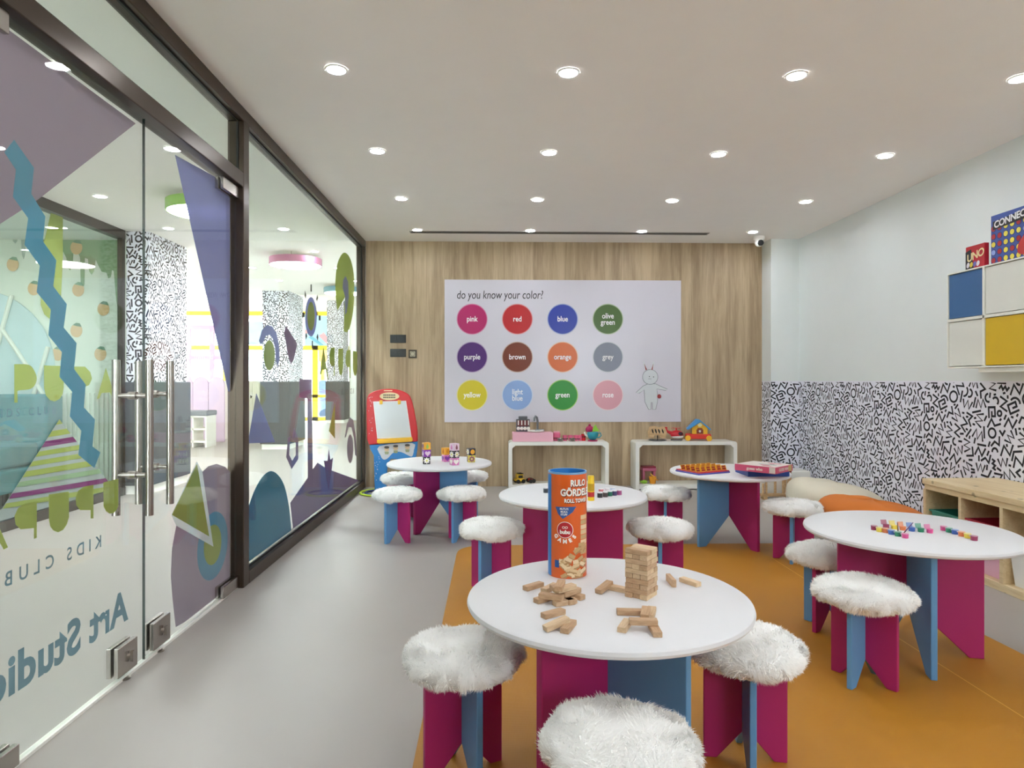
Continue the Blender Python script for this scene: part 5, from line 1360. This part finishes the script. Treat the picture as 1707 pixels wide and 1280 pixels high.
eprism([(105, 648), (618, 612), (612, 700), (600, 770), (585, 1130), (470, 1130), (455, 840), (400, 800), (330, 800), (295, 860), (280, 1130), (160, 1130), (150, 760), (110, 690)], .045, -.02, M_EB, 'leg_panel', .008)
def legfoot(x): MB().bounds((x - .05, -.1, 0), (x + .05, .1, .025)).build('foot', M_EB, ez, bevel=.01)
zb = E_([(220, 1130)])[0]
for xs in (220, 525):
    x = E_([(xs, 1130)])[0][0]
    MB().bounds((x - .045, -.02, 0), (x + .045, .025, zb[1] + .005)).build('leg', M_EB, ez); legfoot(x)
wbp = [(152, 192), (490, 184), (548, 565), (195, 575)]
eprism(wbp, .004, -.031, mm('whiteboard', (214, 216, 220), .2), 'whiteboard')
fr_ = [(146, 186), (496, 178), (555, 570), (190, 581)]
eprism(fr_, .003, -.028, mm('board_edge', (236, 232, 232), .4), 'board_edge')
eprism([(192, 585), (560, 562), (570, 600), (555, 612), (215, 632), (192, 622)], .05, -.065, M_EY, 'pen_tray', .006)
for x in (232, 425): eprism([(x - 16, 172), (x + 16, 172), (x + 14, 215), (x - 14, 215)], .014, -.042, M_EY, 'clip')
lg = eprism(ellipse(320, 130, 104, 42, 28), .004, -.03, mm('easel_cream', (238, 214, 170), .4), 'name_plate')
p0 = E_([(320, 130)])[0]
for dz in (.012, -.012):   # two lines of print too small to read
    for k in range(7): MB().bounds((p0[0] - .062 + k * .018, -.0312, p0[1] + dz - .007), (p0[0] - .049 + k * .018, -.0302, p0[1] + dz + .007)).build('print_mark', M_PK, lg)
eprism([(260, 66), (350, 66), (350, 76), (260, 76)], .002, -.0275, mm('easel_cream', (238, 214, 170), .4), 'sticker')
sk = eprism(spline([(212, 660), (560, 628), (578, 700), (560, 768), (520, 760), (440, 722), (360, 730), (300, 790), (255, 802), (225, 760)], 3), .003, -.024, mm('easel_lilacgrey', (214, 216, 222), .4), 'picture_sticker')
for cx_, cy_ in ((290, 695), (385, 682), (510, 672)):
    eprism(ellipse(cx_, cy_, 26, 24, 14), .001, -.0255, mm('sticker_skin', (224, 196, 160), .5), 'sticker_face', 0, sk); eprism(ellipse(cx_, cy_ - 22, 28, 14, 12), .001, -.0265, mm('sticker_hair', (90, 84, 78), .5), 'sticker_hair', 0, sk)
    eprism([(cx_ - 24, cy_ + 24), (cx_ + 24, cy_ + 24), (cx_ + 18, cy_ + 52), (cx_ - 18, cy_ + 52)], .001, -.0262, mm('sticker_coat', (160, 166, 130), .5), 'sticker_coat', 0, sk)
rs = random.Random(4)
for k in range(34):
    x, y = (rs.uniform(95, 140), rs.uniform(100, 560)) if k < 20 else (rs.uniform(160, 215), rs.uniform(760, 1110))
    eprism(ellipse(x, y, 4, 4, 6), .0006, -.0258 if k < 20 else -.0208, mm('easel_fleck', (236, 220, 226), .5), 'fleck')
for lab, px, r, rgb, z in (('lime green hula hoop lying on the floor by the easel', None, .205, (188, 214, 50), .012), ('navy hula hoop lying on the floor inside the green one', None, .165, (44, 62, 120), .012)):
    p = Vector((ez.location.x + E_([(220, 1130)])[0][0], EY, 0))
    o = MB().tube([(r * math.cos(a), r * math.sin(a), 0) for a in np.linspace(0, 2 * math.pi, 49)[:-1]], .0105, 10, True).build('hula_hoop', mm('hoop_%d' % rgb[0], rgb, .4), None, (p.x + (.012 if r < .2 else 0), p.y, z), smooth=True)
    tag(o, lab, 'hula hoop', 'hula hoops')

# ================================================================== wall cabinet with games on top
XC = 3.08
cpos = lambda u, v: at_x(u, v, XC)
y_far = cpos(1579, 500).y; z_t = cpos(1579, 457).z; z_b = cpos(1579, 614).z
cell = y_far - cpos(1639, 500).y
wc_ = thing('wall_cabinet', 'white cube wall cabinet with blue and yellow doors', 'cabinet', (XC, y_far, z_b))
ch = (z_t - z_b) / 2
M_CW = mm('cabinet_white', (238, 238, 228), .4)
N_ = 3
dep = XR - XC - .001
for k in range(3): MB().bounds((0, -cell * N_, k * ch - (.009 if k else 0)), (dep, 0, k * ch + (.009 if k < 2 else 0))).build('shelf_board', M_CW, wc_)
for k in range(N_ + 1): MB().bounds((0, -k * cell - (.008 if k < N_ else 0), .009), (dep, -k * cell + (.008 if k else 0), 2 * ch - .009)).build('side_board', M_CW, wc_)
DC = {(0, 1): ('cabinet_blue', (52, 100, 152)), (1, 0): ('cabinet_yellow', (216, 178, 8)), (2, 1): ('cabinet_yellow', (216, 178, 8))}
for i in range(N_):
    for j in range(2):
        nm, rgb = DC.get((i, j), ('cabinet_door_white', (226, 226, 218)))
        o = MB().bounds((.006, -(i + 1) * cell + .013, j * ch + .014), (.022, -i * cell - .013, (j + 1) * ch - .014)).build('door', mm(nm, rgb, .45), wc_)
        o['label'] = {'cabinet_blue': 'blue door', 'cabinet_yellow': 'yellow door'}.get(nm, 'white door')
MB().bounds((.02, -cell * N_, -.03), (dep, -cell * .8, -.002)).build('support_rail', M_CW, wc_)
def game(nm, lab, u0, u1, vtop0, th, x, build):
    ya, yb_ = at_x(u0, 440, x).y, at_x(u1, 440, x).y
    h = at_x(u0, vtop0, x).z - z_t
    t = thing(nm, lab, 'game box', (x, ya, z_t + .0005)); build(t, ya - yb_, h, th); return t
def uno(t, w, h, th):
    MB().bounds((0, -w, 0), (th, 0, h)).build('box', mm('uno_red', (186, 28, 40), .35), t, bevel=.001)
    MB().prism([(-w * .45, 0), (0, 0), (0, h * .78), (-w * .3, h * .86)], .0006, lambda a, c, q: (-.001 - q, a, c)).build('black_corner', mm('uno_black', (34, 30, 34), .4), t)
    text_obj('lettering', 'UNO', lambda a, c: (-.0024, -w * .55 - a, h * .56 + c + a * .18), mm('uno_yellow', (240, 224, 170), .4), t, w * .42, w * .012, 'CENTER', .9)
    for k in range(4): MB().prism(ellipse(-w * (.14 + k * .18), h * .2, w * .08, h * .12, 12, .4), .0005, lambda a, c, q: (-.002 - q, a, c)).build('card_print', mm('uno_card%d' % (k % 3), ((226, 220, 226), (226, 200, 70), (110, 110, 190))[k % 3], .4), t)
game('card_game_box', 'small red card game box on top of the wall cabinet', 1610, 1641, 413, .03, XC + .03, uno)
def connect(t, w, h, th):
    MB().bounds((0, -w, 0), (th, 0, h)).build('box', mm('c4_blue', (62, 88, 168), .35), t, bevel=.001)
    cols = [(236, 222, 84), (178, 40, 48), (150, 170, 226)]
    rr = random.Random(8); s = h / 6.2
    for i in range(int(w / s)):
        for j in range(5):
            c = cols[0] if i == 2 else cols[rr.choice((1, 1, 2, 0))]
            d = MB().prism(ellipse(-(i + .45) * s, (j + .5) * s, s * .42, s * .42, 18), .0006, lambda a, z, q: (-.0006 - q, a, z)).build('disc_rim', mm('c4_deep', (40, 56, 120), .4), t)
            MB().prism(ellipse(-(i + .45) * s, (j + .5) * s, s * .33, s * .33, 18), .0006, lambda a, z, q: (-.0016 - q, a, z)).build('disc', mm('c4_%d' % c[0], c, .35), d)
    MB().prism([(-.02, h * .70), (-w, h * .80), (-w, h * .97), (-.02, h * .87)], .0006, lambda a, c, q: (-.003 - q, a, c)).build('title_band', mm('c4_black', (24, 24, 30), .4), t)
    text_obj('lettering', 'CONNECT 4', lambda a, c: (-.0042, -.03 - a, h * .79 + c + a * .1), mm('c4_white', (240, 240, 240), .4), t, h * .19, h * .006, 'LEFT', .95)
    MB().prism(spline([(-w * .45, h * .1), (-w * .8, h * .06), (-w * .98, h * .3), (-w * .8, h * .55), (-w * .5, h * .4)], 5), .0006, lambda a, c, q: (-.0035 - q, a, c)).build('splash_print', mm('c4_red', (196, 52, 50), .4), t)
game('disc_game_box', 'large blue disc drop game box on top of the wall cabinet', 1652, 1765, 361, .05, XC + .04, connect)

# ================================================================== pine storage shelf with trays
XS = 2.805
ysf = at_x(1541, 800, XS).y
HS = at_x(1541, 797, XS).z
M_PINE = wood_mat('pine', (206, 178, 132), (236, 216, 176), 'Y', .08, 16, .5, knots=True)
ps = thing('pine_shelf', 'low pine storage shelf with trays under the squiggle wall', 'shelf', (XS, ysf, 0))
Lp, Dp = 1.62, XR - XS - .012
MB().bounds((-.01, -Lp, HS - .035), (Dp, .01, HS)).build('top_board', M_PINE, ps, bevel=.003)
MB().bounds((0, -Lp, HS - .068), (.02, 0, HS - .035)).build('front_rail', M_PINE, ps)
MB().bounds((0, -Lp, 0), (Dp, 0, .045)).build('bottom_board', M_PINE, ps, bevel=.003)
cw = Lp / 5
for k in range(6):
    MB().bounds((0, -k * cw - .012, .045), (Dp, -k * cw + .012, HS - .068)).build('divider', M_PINE, ps)
MB().bounds((Dp - .01, -Lp, .045), (Dp, 0, HS - .068)).build('back_board', M_PINE, ps)
def tray(k, z, h, rgb, cn, lab):
    t = thing('storage_tray', lab, 'tray', (XS + .03, ysf - (k + .5) * cw, z), group='storage trays')
    w, d = cw / 2 - .022, Dp - .07
    m = mm('tray_' + cn, rgb, .4)
    b = MB(); e = .004; tp_ = .018
    lo = [(0 + tp_, -w + tp_), (d - tp_, -w + tp_), (d - tp_, w - tp_), (tp_, w - tp_)]; hi = [(0, -w), (d, -w), (d, w), (0, w)]
    vs = [(x, y, 0) for x, y in lo] + [(x, y, h) for x, y in hi] + [(x + (e if x < d / 2 else -e), y + (e if y < 0 else -e), e) for x, y in lo] + [(x + (e if x < d / 2 else -e), y + (e if y < 0 else -e), h) for x, y in hi]
    fs = [(0, 1, 2, 3), (8, 9, 10, 11)] + [(i, (i + 1) % 4, 4 + (i + 1) % 4, 4 + i) for i in range(4)] + [(8 + i, 8 + (i + 1) % 4, 12 + (i + 1) % 4, 12 + i) for i in range(4)] + [(4 + i, 4 + (i + 1) % 4, 12 + (i + 1) % 4, 12 + i) for i in range(4)]
    b.add(vs, fs).build('tray_body', m, t)
    r = MB()
    for y in (-w, w): r.bounds((-.008, y - .006, h - .008), (d + .004, y + .006, h))
    r.bounds((-.012, -w - .004, h - .008), (0, w + .004, h)).build('tray_rim', m, t)
ZB_ = .0455
for k, z, h, rgb, cn, lab in ((0, .185, .15, (60, 150, 134), 'teal', 'teal plastic tray in the compartment farthest from the viewer'), (1, .195, .15, (176, 36, 62), 'crimson', 'crimson plastic tray in the second compartment'),
                              (1, ZB_, .12, (240, 190, 214), 'pale_pink', 'pale pink plastic tray low in the second compartment'), (2, ZB_, .2, (240, 240, 240), 'white', 'white plastic tray in the third compartment'), (3, ZB_, .2, (60, 150, 134), 'teal', 'teal plastic tray out of the picture in the pine shelf')):
    if k < 3: tray(k, z, h, rgb, cn, lab)
for k in range(2):
    for s in (-1, 1): MB().bounds((.01, -(k + .5) * cw + s * (cw / 2 - .022) - .008, .168 if k == 0 else .178), (Dp - .02, -(k + .5) * cw + s * (cw / 2 - .022) + .008, .184 if k == 0 else .194)).build('runner', M_PINE, ps)

# ================================================================== beanbags and peg toy by the wall
def beanbag(lab, cx, cy, rx, ry, h, skew, rgb, mn, rz):
    t = thing('beanbag', lab, 'beanbag', (cx, cy, 0), rz, 'beanbags by the wall')
    b = MB(); n, k = 40, 18
    for i in range(n):
        a = 2 * math.pi * i / n
        for j in range(k + 1):
            th = j / k * math.pi
            r = abs(math.sin(th)) ** .6; z = .5 + .5 * math.copysign(abs(math.cos(th)) ** .75, math.cos(th))
            x = rx * r * math.cos(a); y = ry * r * math.sin(a)
            hh = h * (1 - skew * (x / rx + 1) / 2 + skew * .15) * (1 + .02 * math.sin(5 * a))
            b.v.append((x, y, z * hh))
    for i in range(n):
        i2 = (i + 1) % n
        for j in range(k): b.f.append((i * (k + 1) + j, i2 * (k + 1) + j, i2 * (k + 1) + j + 1, i * (k + 1) + j + 1))
    m = mat(mn, rgb, .8, bump=.4, bscale=90)
    b.build('bag', m, t, smooth=True)
    pts = [(rx * 1.002 * abs(1) * math.cos(a), ry * 1.002 * math.sin(a), h * (1 - skew * (math.cos(a) + 1) / 2 + skew * .15) * .5) for a in np.linspace(0, 2 * math.pi, 41)[:-1]]
    MB().tube(pts, .004, 6, True).build('piping', m, t, smooth=True)
    return t
beanbag('cream beanbag by the squiggle wall behind the orange one', 2.90, 5.52, .385, .42, .35, .38, (224, 216, 196), 'cream_cloth', math.radians(-8))
beanbag('orange beanbag by the squiggle wall', 2.74, 4.68, .38, .36, .345, .32, (216, 122, 44), 'orange_leather', math.radians(-10))
pgx, pgy = at_z(1296, 830, 0).x, 6.42
pg = thing('peg_rack', 'low white play box with wooden pegs in the corner by the pillar', 'toy', (pgx, pgy, 0))
MB().bounds((-.16, .12, 0), (.36, .36, .26)).build('white_box', M_WHITE, pg, bevel=.01)
MB().bounds((-.2, -.02, .03), (.12, .03, .055)).build('rail', M_PLY, pg); MB().bounds((-.18, -.03, 0), (-.14, .04, .03)).build('foot', M_PLY, pg); MB().bounds((.06, -.03, 0), (.1, .04, .03)).build('foot', M_PLY, pg)
for k, (x, h, rgb) in enumerate(((-.17, .13, None), (-.14, .15, None), (-.05, .17, None), (.03, .16, (196, 120, 60)), (.05, .21, (150, 50, 50)), (.08, .25, (226, 196, 110)), (.1, .24, (120, 40, 40)))):
    o = MB().cyl((x, .005, .055), .012, h - .03, 12).build('peg', M_PLY, pg, smooth=True)
    if rgb: MB().cyl((x, .005, .025 + h), .0135, .03, 12).build('peg_cap', mm('peg_%d' % rgb[0], rgb, .5), o, smooth=True)
for k, (x, an) in enumerate(((.03, .35), (.06, -.3))): MB().tube([(x, -.09, .012), (x + an * .2, -.09, .17)], .011, 10).build('stick', M_PLY, pg, smooth=True)
